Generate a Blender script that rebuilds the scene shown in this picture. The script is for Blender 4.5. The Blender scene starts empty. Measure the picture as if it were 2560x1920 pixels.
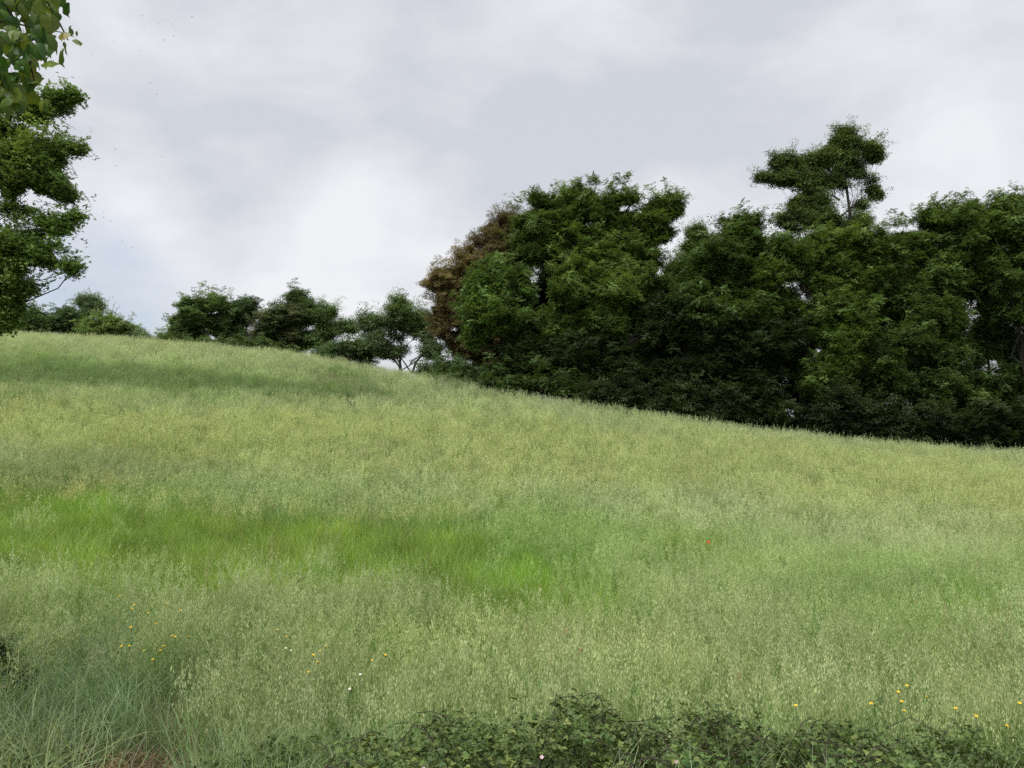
import bpy, math, random
import numpy as np
from mathutils import Vector, Matrix, Euler

S = bpy.context.scene
C = S.collection
R = np.random.default_rng(11)
random.seed(11)
rad = math.radians

# ------------------------------------------------------------------ camera
F = 2009.0                      # focal length in pixels of the 2560 x 1920 photograph
PITCH = rad(5.0)
CP, SP = math.cos(PITCH), math.sin(PITCH)
cam_data = bpy.data.cameras.new("camera")
cam = bpy.data.objects.new("camera", cam_data)
C.objects.link(cam)
cam_data.sensor_width = 36.0
cam_data.lens = 36.0 * F / 2560.0
cam_data.clip_start = 0.1
cam_data.clip_end = 8000.0
cam.location = (0, 0, 0)
cam.rotation_euler = (rad(90) + PITCH, 0, 0)
S.camera = cam

# ------------------------------------------------------------------ exposure
vs = S.view_settings
vs.view_transform = 'Standard'
vs.look = 'None'
vs.exposure = 1.55
vs.gamma = 1.0
vs.use_curve_mapping = False

# ------------------------------------------------------------------ sun
SUN_EL, SUN_AZ = rad(63), rad(205)          # azimuth clockwise from +Y: behind the camera, to the left
sd = bpy.data.lights.new("sun", 'SUN')
sd.energy = 1.5
sd.angle = rad(40)
sd.color = (1.0, 0.965, 0.91)
sun = bpy.data.objects.new("sun", sd)
C.objects.link(sun)
sdir = Vector((math.sin(SUN_AZ) * math.cos(SUN_EL), math.cos(SUN_AZ) * math.cos(SUN_EL), math.sin(SUN_EL)))
sun.rotation_euler = sdir.to_track_quat('Z', 'Y').to_euler()

# ------------------------------------------------------------------ sky: Nishita seen through broken cloud
world = bpy.data.worlds.new("World")
S.world = world
world.use_nodes = True
wt = world.node_tree
wt.nodes.clear()
WN, WL = wt.nodes.new, wt.links.new


def wmath(op, a, b=None, clamp=False):
    n = WN('ShaderNodeMath'); n.operation = op; n.use_clamp = clamp
    for i, v in enumerate((a, b)):
        if v is None: continue
        if isinstance(v, (int, float)): n.inputs[i].default_value = v
        else: WL(v, n.inputs[i])
    return n.outputs[0]


def wmap(v, a, b, c=0.0, d=1.0):
    n = WN('ShaderNodeMapRange'); n.interpolation_type = 'SMOOTHSTEP'
    WL(v, n.inputs[0])
    for i, k in enumerate((a, b, c, d)): n.inputs[i + 1].default_value = k
    return n.outputs[0]


sky = WN('ShaderNodeTexSky')
sky.sky_type = 'NISHITA'
sky.sun_disc = False
sky.sun_elevation = SUN_EL
sky.sun_rotation = SUN_AZ
sky.air_density = 1.0
sky.dust_density = 1.5
tc = WN('ShaderNodeTexCoord')
sep = WN('ShaderNodeSeparateXYZ'); WL(tc.outputs['Generated'], sep.inputs[0])
zz = wmath('MAXIMUM', sep.outputs['Z'], 0.0)
den = wmath('ADD', zz, 0.22)
cmb = WN('ShaderNodeCombineXYZ')
WL(wmath('DIVIDE', sep.outputs['X'], den), cmb.inputs[0])
WL(wmath('DIVIDE', sep.outputs['Y'], den), cmb.inputs[1])


def wnoise(scale, detail, rough, off, dist=0.0):
    mp = WN('ShaderNodeMapping'); WL(cmb.outputs[0], mp.inputs[0])
    mp.inputs['Location'].default_value = off
    mp.inputs['Rotation'].default_value = (0, 0, rad(24))
    mp.inputs['Scale'].default_value = (0.8, 1.15, 1)
    n = WN('ShaderNodeTexNoise'); WL(mp.outputs[0], n.inputs['Vector'])
    n.inputs['Scale'].default_value = scale; n.inputs['Detail'].default_value = detail
    n.inputs['Roughness'].default_value = rough; n.inputs['Distortion'].default_value = dist
    return n.outputs['Fac']


def wblob(px, py, size):
    """Soft round mass of cloud in the direction of a point of the sky."""
    a, v = (px - 1280) / F, (960 - py) / F
    d = Vector((a, CP - v * SP, SP + v * CP)).normalized()
    dot = WN('ShaderNodeVectorMath'); dot.operation = 'DOT_PRODUCT'
    WL(tc.outputs['Generated'], dot.inputs[0]); dot.inputs[1].default_value = d
    return wmap(dot.outputs['Value'], math.cos(size / F), 1.0)


n1 = wnoise(1.1, 6, 0.55, (3.1, 1.7, 0.0), 0.3)
mp3 = WN('ShaderNodeMapping'); WL(tc.outputs['Generated'], mp3.inputs[0])
mp3.inputs['Scale'].default_value = (1.0, 1.0, 1.7); mp3.inputs['Location'].default_value = (2.3, 0.4, 1.1)
n3 = WN('ShaderNodeTexNoise'); WL(mp3.outputs[0], n3.inputs['Vector'])
n3.inputs['Scale'].default_value = 4.2; n3.inputs['Detail'].default_value = 6; n3.inputs['Roughness'].default_value = 0.52; n3.inputs['Distortion'].default_value = 0.25
n2 = n3.outputs['Fac']
bright = wmath('ADD', wmath('MULTIPLY', n1, 0.40), wmath('MULTIPLY', n2, 0.60))
for px, py, sz, amt in ((740, 330, 640, 0.07), (640, 560, 420, 0.04), (1010, 610, 260, 0.05), (1000, 640, 300, 0.05), (1950, 500, 420, 0.03),
                        (2350, 260, 380, 0.03), (1060, 535, 190, -0.05), (1200, 485, 210, -0.06), (1360, 420, 230, -0.05), (1320, 190, 330, 0.07), (420, 40, 560, -0.05), (250, 620, 260, 0.04),
                        (1500, 20, 620, -0.05)):
    bright = wmath('ADD', bright, wmath('MULTIPLY', wblob(px, py, sz), amt))
ramp = WN('ShaderNodeValToRGB')
WL(bright, ramp.inputs[0])
e = ramp.color_ramp.elements
e[0].position = 0.41; e[0].color = (0.690, 0.712, 0.765, 1)
e[1].position = 0.62; e[1].color = (0.95, 0.958, 0.985, 1)
cl = WN('ShaderNodeVectorMath'); cl.operation = 'SCALE'
WL(ramp.outputs[0], cl.inputs[0]); cl.inputs['Scale'].default_value = 6.5
hole = wmath('ADD', wmath('MULTIPLY', wblob(215, 735, 220), 0.80), wmath('MULTIPLY', wblob(330, 790, 190), 0.6))
hole = wmath('MULTIPLY', hole, wmap(n2, 0.34, 0.50, 0.30, 0.85))
mixw = WN('ShaderNodeMix'); mixw.data_type = 'RGBA'
WL(wmath('MULTIPLY', hole, 1.0, True), mixw.inputs['Factor'])
WL(cl.outputs[0], mixw.inputs[6])
skyb = WN('ShaderNodeMix'); skyb.data_type = 'RGBA'; skyb.inputs['Factor'].default_value = 0.6
WL(cl.outputs[0], skyb.inputs[6]); WL(sky.outputs[0], skyb.inputs[7])
WL(skyb.outputs[2], mixw.inputs[7])
skymix = WN('ShaderNodeMix'); skymix.data_type = 'RGBA'; skymix.inputs['Factor'].default_value = 0.06
WL(mixw.outputs[2], skymix.inputs[6]); WL(sky.outputs[0], skymix.inputs[7])
bg = WN('ShaderNodeBackground'); bg.inputs['Strength'].default_value = 0.05
WL(skymix.outputs[2], bg.inputs['Color'])
wo = WN('ShaderNodeOutputWorld'); WL(bg.outputs[0], wo.inputs['Surface'])

cy = S.cycles
cy.max_bounces = 8
cy.diffuse_bounces = 4
cy.glossy_bounces = 2
cy.transmission_bounces = 4
cy.transparent_max_bounces = 4
cy.use_denoising = False
cy.caustics_reflective = False
cy.caustics_refractive = False


# ------------------------------------------------------------------ small helpers
def at(px, py, y):
    """The point at distance y in front of the camera that the photograph shows at pixel (px, py)."""
    a, v = (px - 1280.0) / F, (960.0 - py) / F
    k = y / (CP - v * SP)
    return np.array((a * k, y, (SP + v * CP) * k))


def project(x, y, z):
    d = y * CP + z * SP
    return 1280 + F * x / d, 960 - F * (z * CP - y * SP) / d


_lat = np.random.default_rng(5).random((64, 64))


def vnoise(x, y, s):
    x = np.asarray(x, float) / s + 1000.3; y = np.asarray(y, float) / s + 1000.7
    xi, yi = np.floor(x).astype(int), np.floor(y).astype(int)
    fx, fy = x - xi, y - yi
    fx, fy = fx * fx * (3 - 2 * fx), fy * fy * (3 - 2 * fy)
    g = lambda i, j: _lat[(xi + i) % 64, (yi + j) % 64]
    return (g(0, 0) * (1 - fx) + g(1, 0) * fx) * (1 - fy) + (g(0, 1) * (1 - fx) + g(1, 1) * fx) * fy


def fbm(x, y, s):
    return (vnoise(x, y, s) + 0.5 * vnoise(np.asarray(x) + 31, np.asarray(y) + 17, s / 2.1) + 0.25 * vnoise(np.asarray(x) + 5, np.asarray(y) + 77, s / 4.3)) / 1.75


def sstep(x, a, b):
    t = np.clip((np.asarray(x, float) - a) / (b - a), 0, 1)
    return t * t * (3 - 2 * t)


def setp(o, label=None, cat=None, group=None, kind=None):
    if label: o['label'] = label
    if cat: o['category'] = cat
    if group: o['group'] = group
    if kind: o['kind'] = kind
    return o


def empty(name, loc, label, cat, group=None):
    o = bpy.data.objects.new(name, None)
    o.empty_display_size = 0.2
    C.objects.link(o)
    o.location = loc
    return setp(o, label, cat, group)


def link(name, me, parent=None, loc=None):
    o = bpy.data.objects.new(name, me)
    C.objects.link(o)
    if parent is not None:
        o.parent = parent
        o.location = loc if loc is not None else tuple(-parent.location)   # mesh given in world coordinates
    elif loc is not None:
        o.location = loc
    return o


class MB:
    """Collects vertices, faces and a colour per vertex."""
    def __init__(self):
        self.v, self.f, self.c = [], [], []

    def add(self, verts, faces, col=(1, 1, 1)):
        n = len(self.v)
        self.v += [tuple(p) for p in verts]
        self.f += [tuple(i + n for i in f) for f in faces]
        self.c += [tuple(col)] * len(verts)

    def tube(self, pts, radii, ns=6, col=(1, 1, 1)):
        pts = [Vector(p) for p in pts]
        n0 = len(self.v)
        for i, p in enumerate(pts):
            t = (pts[min(i + 1, len(pts) - 1)] - pts[max(i - 1, 0)]).normalized()
            a = t.cross(Vector((0.31, 0.95, 0.1))).normalized()
            b = t.cross(a)
            for k in range(ns):
                w = 2 * math.pi * k / ns
                self.v.append(tuple(p + (a * math.cos(w) + b * math.sin(w)) * radii[i]))
                self.c.append(tuple(col))
        for i in range(len(pts) - 1):
            for k in range(ns):
                q = n0 + i * ns
                self.f.append((q + k, q + (k + 1) % ns, q + ns + (k + 1) % ns, q + ns + k))
        self.f.append(tuple(n0 + (len(pts) - 1) * ns + k for k in range(ns)))

    def mesh(self, name, mat, smooth=False):
        me = bpy.data.meshes.new(name)
        me.from_pydata(self.v, [], self.f)
        ca = me.color_attributes.new("Col", 'FLOAT_COLOR', 'POINT')
        a = np.ones((len(self.v), 4), np.float32); a[:, :3] = np.array(self.c, np.float32).reshape(-1, 3)
        ca.data.foreach_set("color", a.ravel())
        me.materials.append(mat)
        if smooth:
            me.polygons.foreach_set("use_smooth", [True] * len(me.polygons))
        return me


# ------------------------------------------------------------------ materials
def leaf_mat(name, transl=0.35, gloss=0.05, rough=0.5, inst=True, obj_random=0.0, var=0.25, nscale=2.0, base=(1, 1, 1)):
    """Thin leaf: diffuse + translucent + a little sheen; colour from the vertex colour, the plant's own tint and a fine noise."""
    m = bpy.data.materials.new(name); m.use_nodes = True
    t = m.node_tree; t.nodes.clear(); N, L = t.nodes.new, t.links.new
    a = N('ShaderNodeAttribute'); a.attribute_name = 'Col'
    col = a.outputs['Color']

    def mul(c1, c2):
        x = N('ShaderNodeMix'); x.data_type = 'RGBA'; x.blend_type = 'MULTIPLY'; x.inputs['Factor'].default_value = 1
        L(c1, x.inputs[6])
        if isinstance(c2, tuple): x.inputs[7].default_value = c2 + (1,)
        else: L(c2, x.inputs[7])
        return x.outputs[2]
    if inst:
        b = N('ShaderNodeAttribute'); b.attribute_type = 'INSTANCER'; b.attribute_name = 'tint'
        col = mul(col, b.outputs['Color'])
    else:
        col = mul(col, base)
    g = N('ShaderNodeNewGeometry')
    n = N('ShaderNodeTexNoise'); L(g.outputs['Position'], n.inputs['Vector'])
    n.inputs['Scale'].default_value = nscale; n.inputs['Detail'].default_value = 2
    mr = N('ShaderNodeMapRange'); L(n.outputs['Fac'], mr.inputs[0])
    mr.inputs[1].default_value, mr.inputs[2].default_value = 0.3, 0.7
    mr.inputs[3].default_value, mr.inputs[4].default_value = 1 - var, 1 + var
    hs = N('ShaderNodeHueSaturation'); L(col, hs.inputs['Color']); L(mr.outputs[0], hs.inputs['Value'])
    if obj_random:
        oi = N('ShaderNodeObjectInfo')
        m2 = N('ShaderNodeMapRange'); L(oi.outputs['Random'], m2.inputs[0])
        m2.inputs[3].default_value, m2.inputs[4].default_value = 0.5 - obj_random * 0.09, 0.5 + obj_random * 0.06
        L(m2.outputs[0], hs.inputs['Hue'])
        m3 = N('ShaderNodeMath'); m3.operation = 'MULTIPLY_ADD'; L(oi.outputs['Random'], m3.inputs[0])
        m3.inputs[1].default_value = -obj_random; m3.inputs[2].default_value = 1 + obj_random * 0.5
        m4 = N('ShaderNodeMath'); m4.operation = 'MULTIPLY'; L(m3.outputs[0], m4.inputs[0]); L(mr.outputs[0], m4.inputs[1])
        L(m4.outputs[0], hs.inputs['Value'])
    col = hs.outputs['Color']
    d = N('ShaderNodeBsdfDiffuse'); L(col, d.inputs['Color'])
    tr = N('ShaderNodeBsdfTranslucent')
    L(mul(col, (1.15, 1.1, 0.6)), tr.inputs['Color'])
    mx = N('ShaderNodeMixShader'); mx.inputs[0].default_value = transl
    L(d.outputs[0], mx.inputs[1]); L(tr.outputs[0], mx.inputs[2])
    out = mx.outputs[0]
    if gloss:
        gl = N('ShaderNodeBsdfGlossy'); gl.inputs['Roughness'].default_value = rough
        gl.inputs['Color'].default_value = (1, 1, 1, 1)
        m5 = N('ShaderNodeMixShader'); m5.inputs[0].default_value = gloss
        L(out, m5.inputs[1]); L(gl.outputs[0], m5.inputs[2]); out = m5.outputs[0]
    o = N('ShaderNodeOutputMaterial'); L(out, o.inputs['Surface'])
    return m


def rough_mat(name, c1, c2, scale, bump=0.4, rough=0.9, stretch=(1, 1, 1)):
    m = bpy.data.materials.new(name); m.use_nodes = True
    t = m.node_tree; N, L = t.nodes.new, t.links.new
    b = t.nodes['Principled BSDF']; b.inputs['Roughness'].default_value = rough
    g = N('ShaderNodeNewGeometry')
    mp = N('ShaderNodeMapping'); L(g.outputs['Position'], mp.inputs[0]); mp.inputs['Scale'].default_value = stretch
    n = N('ShaderNodeTexNoise'); L(mp.outputs[0], n.inputs['Vector'])
    n.inputs['Scale'].default_value = scale; n.inputs['Detail'].default_value = 6; n.inputs['Roughness'].default_value = 0.65
    r = N('ShaderNodeValToRGB'); L(n.outputs['Fac'], r.inputs[0])
    r.color_ramp.elements[0].position, r.color_ramp.elements[1].position = 0.35, 0.68
    r.color_ramp.elements[0].color, r.color_ramp.elements[1].color = c1 + (1,), c2 + (1,)
    L(r.outputs[0], b.inputs['Base Color'])
    bp = N('ShaderNodeBump'); bp.inputs['Strength'].default_value = bump; bp.inputs['Distance'].default_value = 0.03
    L(n.outputs['Fac'], bp.inputs['Height']); L(bp.outputs[0], b.inputs['Normal'])
    return m


M_grass = leaf_mat("grass_blades", 0.38, 0.03, 0.55, var=0.16, nscale=1.3)
M_leaf = leaf_mat("tree_leaves", 0.30, 0.012, 0.5, var=0.25, nscale=0.8)
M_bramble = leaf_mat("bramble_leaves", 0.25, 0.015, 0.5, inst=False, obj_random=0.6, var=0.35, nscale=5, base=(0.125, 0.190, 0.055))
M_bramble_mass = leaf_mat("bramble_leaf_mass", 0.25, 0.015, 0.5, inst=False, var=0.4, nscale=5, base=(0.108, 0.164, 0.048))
M_poplar = leaf_mat("poplar_leaves", 0.42, 0.02, 0.4, inst=False, obj_random=0.5, var=0.2, nscale=14, base=(0.082, 0.160, 0.026))
M_yellowed = leaf_mat("yellowed_leaves", 0.45, 0.05, 0.4, inst=False, obj_random=0.2, var=0.25, nscale=25, base=(0.30, 0.27, 0.03))
M_petal = leaf_mat("petals", 0.25, 0.03, 0.5, inst=False, var=0.1, nscale=60)
M_bark = rough_mat("bark", (0.010, 0.009, 0.007), (0.036, 0.031, 0.025), 9, 0.8, stretch=(1, 1, 0.25))  # bark colour darkened to carry the shade under the crowns
M_twig = rough_mat("dead_twigs", (0.10, 0.085, 0.07), (0.20, 0.175, 0.15), 14, 0.3)
M_cane = rough_mat("bramble_canes", (0.022, 0.016, 0.010), (0.06, 0.045, 0.028), 20, 0.3)
M_soil = rough_mat("soil", (0.035, 0.027, 0.018), (0.13, 0.092, 0.06), 3.0, 0.9)
M_fly = rough_mat("insect", (0.02, 0.02, 0.02), (0.05, 0.05, 0.05), 50, 0)

# ------------------------------------------------------------------ terrain
# canopy of the crop as read off the photograph: pixel column, then (pixel row, distance in metres)
COLS = {
    -80: [(1820, 5.8), (1690, 7.2), (1500, 9.5), (1400, 12), (1300, 16), (1200, 21.5), (1100, 28), (1020, 33), (968, 37), (958, 41), (905, 46), (850, 51), (822, 57)],
    0: [(1810, 6.0), (1680, 7.5), (1490, 9.8), (1400, 12.2), (1300, 16.3), (1200, 22), (1100, 28), (1022, 33), (968, 37), (956, 41), (905, 46), (855, 51), (829, 57)],
    320: [(1800, 6.0), (1660, 7.8), (1480, 10.5), (1400, 13), (1300, 17), (1200, 22.5), (1100, 28.5), (1030, 33.5), (983, 37), (965, 41), (910, 46), (870, 51), (848, 55)],
    640: [(1800, 6.0), (1650, 8), (1480, 11), (1400, 13.5), (1300, 18), (1200, 23), (1100, 29), (1040, 34), (1002, 38), (963, 42), (905, 47), (876, 51)],
    960: [(1800, 6.0), (1650, 8), (1480, 11.2), (1400, 13.8), (1300, 18.2), (1200, 23.5), (1100, 30), (1040, 35), (1004, 39), (960, 43), (930, 46.5)],
    1280: [(1800, 6.0), (1650, 8), (1480, 11.5), (1400, 14), (1300, 18.5), (1200, 24), (1100, 31), (1040, 36), (1005, 40), (980, 43.5)],
    1600: [(1790, 6.0), (1650, 8), (1480, 11.7), (1400, 14.5), (1300, 19.2), (1200, 25.5), (1120, 32), (1065, 37.5), (1034, 41.5)],
    1920: [(1800, 6.0), (1650, 8), (1480, 12), (1400, 15), (1300, 20), (1200, 27), (1130, 33), (1097, 37), (1076, 40)],
    2240: [(1800, 6.1), (1640, 8.3), (1480, 12.2), (1400, 15.5), (1300, 21), (1200, 28.5), (1145, 34), (1110, 39)],
    2560: [(1790, 6.3), (1620, 8.7), (1480, 12.5), (1400, 16), (1300, 22), (1200, 30), (1155, 35), (1130, 38.5)],
    2680: [(1790, 6.3), (1620, 8.7), (1480, 12.6), (1400, 16), (1300, 22), (1200, 30), (1157, 35), (1134, 38.5)],
}
HCAN = 0.82
CREST_U = np.array([(c - 1280) / F for c in COLS]); CREST_Y = np.array([COLS[c][-1][1] for c in COLS])
cp = [at(c, r, y) for c, rows in COLS.items() for r, y in rows]
for x in (-9, -6, -3, 0, 3, 6, 9):
    cp += [np.array((x, y, z + HCAN)) for y, z in ((-6, -1.62), (-2, -1.62), (1.5, -1.68), (3.2, -2.1), (4.6, -2.62))]
cp = np.array(cp)


def tps_kernel(d2):
    return np.where(d2 > 1e-9, 0.5 * d2 * np.log(np.maximum(d2, 1e-9)), 0)


def tps_fit(p, z, lam):
    n = len(p)
    K = tps_kernel(((p[:, None] - p[None]) ** 2).sum(-1)) + lam * np.eye(n)
    P = np.c_[np.ones(n), p]
    A = np.block([[K, P], [P.T, np.zeros((3, 3))]])
    return np.linalg.solve(A, np.r_[z, 0, 0, 0])


SC = 20.0
TPS = tps_fit(cp[:, :2] / SC, cp[:, 2], 0.0006)


def tps(x, y):
    q = np.c_[np.ravel(x), np.ravel(y)] / SC
    out = np.empty(len(q))
    for i in range(0, len(q), 20000):
        s = q[i:i + 20000]
        out[i:i + 20000] = tps_kernel(((s[:, None] - cp[None, :, :2] / SC) ** 2).sum(-1)) @ TPS[:-3] + TPS[-3] + s @ TPS[-2:]
    return out.reshape(np.shape(x))


def canopy(x, y):
    """Height of the crop's top (ground is HCAN lower)."""
    x, y = np.asarray(x, float), np.asarray(y, float)
    lim = 0.72 * np.maximum(y, 9.0)
    u = np.clip(x, -lim, lim) / np.maximum(y, 1.0)
    yc = np.interp(u, CREST_U, CREST_Y)
    yy = np.minimum(y, yc)
    lim2 = 0.72 * np.maximum(yy, 9.0)
    xx = np.clip(x, -lim2, lim2)
    yl = np.maximum(yy, -6)
    z = tps(xx, yl)
    s0 = (z - tps(xx * 0.985, yl - 0.8)) / 0.8
    d = np.maximum(y - yc, 0)
    k = (s0 + 0.16) / 10.0
    dd = np.minimum(d, 5.0)
    roll = s0 * dd - k * dd * dd - 0.16 * np.clip(d - 5.0, 0, 40) - 0.02 * np.clip(d - 45, 0, 400)
    return z + np.where(y > yc, roll, 0) + 0.05 * (fbm(x, y, 3.0) - 0.5)


def ground(x, y):
    return canopy(x, y) - HCAN


def hit(px, py, h=0.0):
    """Where the sight line through a pixel meets the crop's top (plus h)."""
    ys = np.geomspace(4.2, 62, 420)
    P = np.array([at(px, py, y) for y in ys])
    below = P[:, 2] <= canopy(P[:, 0], P[:, 1]) + h
    i = int(np.argmax(below)) if below.any() else len(ys) - 1
    return P[max(i, 0)]


ga = np.r_[np.linspace(-48, 48, 193)]
ext = 48 + np.geomspace(1, 3200, 22)
gx = np.r_[-ext[::-1], ga, ext]
gy = np.r_[-3200, -1000, -300, -100, -40, -20, -12, np.linspace(-8, 66, 165), 66 + np.geomspace(1.0, 3500, 30)]
GX, GY = np.meshgrid(gx, gy)
GZ = ground(GX, GY)
V = np.c_[GX.ravel(), GY.ravel(), GZ.ravel()]
nx = len(gx)
I = (np.arange(len(gy) - 1)[:, None] * nx + np.arange(nx - 1)[None]).ravel()
me = bpy.data.meshes.new("ground")
me.from_pydata(V.tolist(), [], np.c_[I, I + 1, I + nx + 1, I + nx].tolist())
me.polygons.foreach_set("use_smooth", [True] * len(me.polygons))
me.materials.append(M_soil)
setp(link("ground", me), "brown soil of the sloping field under the grass and oats", "ground", kind='structure')


# ------------------------------------------------------------------ scattering: plants and leaves on points
def scatter_group(name, protos):
    """Geometry nodes: one of the protos on every point, turned, sized and tinted by the point's own attributes."""
    ng = bpy.data.node_groups.new(name, 'GeometryNodeTree')
    ng.interface.new_socket("Geometry", in_out='INPUT', socket_type='NodeSocketGeometry')
    ng.interface.new_socket("Geometry", in_out='OUTPUT', socket_type='NodeSocketGeometry')
    N, L = ng.nodes.new, ng.links.new
    gi, go = N('NodeGroupInput'), N('NodeGroupOutput')
    g2i = N('GeometryNodeGeometryToInstance')
    for o in reversed(protos):
        oi = N('GeometryNodeObjectInfo'); oi.inputs['Object'].default_value = o
        L(oi.outputs['Geometry'], g2i.inputs[0])

    def attr(nm, ty):
        a = N('GeometryNodeInputNamedAttribute'); a.data_type = ty; a.inputs['Name'].default_value = nm
        return a.outputs['Attribute']
    iop = N('GeometryNodeInstanceOnPoints')
    L(gi.outputs[0], iop.inputs['Points']); L(g2i.outputs[0], iop.inputs['Instance'])
    iop.inputs['Pick Instance'].default_value = True
    L(attr('idx', 'INT'), iop.inputs['Instance Index'])
    e2r = N('FunctionNodeEulerToRotation'); L(attr('rot', 'FLOAT_VECTOR'), e2r.inputs[0])
    L(e2r.outputs[0], iop.inputs['Rotation']); L(attr('scl', 'FLOAT'), iop.inputs['Scale'])
    L(iop.outputs[0], go.inputs[0])
    return ng


def proto(me):
    return bpy.data.objects.new(me.name, me)        # source shape only, never linked into the scene


def points_mesh(name, P, rot, scl, idx, tint, mat):
    me = bpy.data.meshes.new(name)
    n = len(P)
    me.vertices.add(n)
    me.vertices.foreach_set("co", np.asarray(P, np.float32).ravel())
    a = me.attributes.new("rot", 'FLOAT_VECTOR', 'POINT'); a.data.foreach_set("vector", np.asarray(rot, np.float32).ravel())
    a = me.attributes.new("scl", 'FLOAT', 'POINT'); a.data.foreach_set("value", np.asarray(scl, np.float32))
    a = me.attributes.new("idx", 'INT', 'POINT'); a.data.foreach_set("value", np.asarray(idx, np.int32))
    t = np.ones((n, 4), np.float32); t[:, :3] = tint
    a = me.attributes.new("tint", 'FLOAT_COLOR', 'POINT'); a.data.foreach_set("color", t.ravel())
    me.materials.append(mat)
    return me


def scatter(name, ng, P, rot, scl, idx, tint, mat, parent=None):
    o = link(name, points_mesh(name, P, rot, scl, idx, tint, mat), parent)
    md = o.modifiers.new("scatter", 'NODES'); md.node_group = ng
    return o


# ---- grass plants
def blade(mb, x, y, h, w, lean, az, col, seg=3, z0=0.0, droop=0.5):
    """A tapering blade that leaves the ground at (x, y), leans to azimuth az and arches over."""
    side = np.array((-math.sin(az), math.cos(az), 0)); fw = np.array((math.cos(az), math.sin(az), 0))
    tw = R.uniform(-0.9, 0.9)
    side = side * math.cos(tw) + fw * math.sin(tw)
    vs_, fs = [], []
    ang = lean * 0.35
    p = np.array((x, y, z0), float)
    for i in range(seg + 1):
        t = i / seg
        ww = w * (1 - t) ** 0.7 * 0.5 if i < seg else 0
        if i < seg: vs_ += [p - side * ww, p + side * ww]
        else: vs_ += [p]
        st = h / seg
        p = p + (fw * math.sin(ang) + np.array((0, 0, 1)) * math.cos(ang)) * st
        ang += (lean + droop * lean * t * 2) / seg
    for i in range(seg - 1):
        q = 2 * i
        fs.append((q, q + 1, q + 3, q + 2))
    q = 2 * (seg - 1)
    fs.append((q, q + 1, q + 2))
    mb.add(vs_, fs, col)


def oat_stalk(mb, x, y, h, det):
    az = R.uniform(0, 6.283); lean = abs(R.normal(0, 0.10))
    g = R.uniform(0.8, 1.15)
    fw = np.array((math.cos(az) * math.sin(lean), math.sin(az) * math.sin(lean), math.cos(lean)))
    top = np.array((x, y, 0)) + fw * h * 0.80
    a2 = R.uniform(0, 6.283); sd_ = np.array((math.cos(a2), math.sin(a2), 0))
    w = 0.0022
    b = np.array((x, y, 0.0))
    mb.add([b - sd_ * w, b + sd_ * w, top + sd_ * w * 0.6, top - sd_ * w * 0.6], [(0, 1, 2, 3)], (0.82 * g, 0.95 * g, 0.66 * g))
    for _ in range(1):
        z = R.uniform(0.12, 0.55) * h
        p = b + fw * z
        blade(mb, p[0], p[1], R.uniform(0.2, 0.34), R.uniform(0.007, 0.013), R.uniform(0.5, 1.2), R.uniform(0, 6.283),
              (0.55 * g, 0.86 * g, 0.45 * g), 3, z, 0.9)
    # panicle: hanging pale spikelets round the top fifth of the stalk
    n = int(R.integers(13, 20)) if det else int(R.integers(9, 13))
    sz = 1.15 if det else 1.6
    nod = np.array((math.cos(az), math.sin(az), 0)) * R.uniform(0.0, 0.07)
    tip = top + fw * h * 0.20 + nod
    mb.add([top - sd_ * w * .6, top + sd_ * w * .6, tip], [(0, 1, 2)], (0.85 * g, 0.95 * g, 0.7 * g))
    for _ in range(n):
        t = R.uniform(0, 1)
        a3 = R.uniform(0, 6.283); r = R.uniform(0.005, 0.045) * (1.15 - t)
        c = top + (tip - top) * t + np.array((math.cos(a3) * r, math.sin(a3) * r, -R.uniform(0, 0.015)))
        a4 = R.uniform(0, 6.283); s = np.array((math.cos(a4), math.sin(a4), 0)) * 0.0034 * sz
        dn = np.array((math.cos(a3) * 0.3, math.sin(a3) * 0.3, -1)) * R.uniform(0.011, 0.016) * sz
        k = R.uniform(0.9, 1.3) * g
        mb.add([c, c + dn - s, c + dn * 2, c + dn + s], [(0, 1, 2, 3)], (1.14 * k, 1.14 * k, 1.0 * k))


def disc(r):
    a, q = R.uniform(0, 6.283), math.sqrt(R.uniform(0, 1)) * r
    return q * math.cos(a), q * math.sin(a)


def oat_clump(nm, n, r, det):
    mb = MB()
    for _ in range(n):
        x, y = disc(r)
        oat_stalk(mb, x, y, R.uniform(0.60, 1.0) * (R.uniform(1.1, 1.3) if R.random() < 0.09 else 1), det)
    for _ in range(n // 2):
        x, y = disc(r)
        blade(mb, x, y, R.uniform(0.3, 0.6), R.uniform(0.006, 0.011), R.uniform(0.2, 0.9), R.uniform(0, 6.283), (0.5, 0.82, 0.38), 3)
    return proto(mb.mesh(nm, M_grass))


def grass_clump(nm, n, r, h0, h1, w0, w1, l0, l1, cols, seg=4, droop=0.8):
    mb = MB()
    for _ in range(n):
        x, y = disc(r)
        c = np.array(cols[int(R.integers(len(cols)))]) * R.uniform(0.75, 1.2)
        blade(mb, x, y, R.uniform(h0, h1), R.uniform(w0, w1), R.uniform(l0, l1), R.uniform(0, 6.283), c, seg, 0.0, droop)
    return proto(mb.mesh(nm, M_grass))


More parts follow.
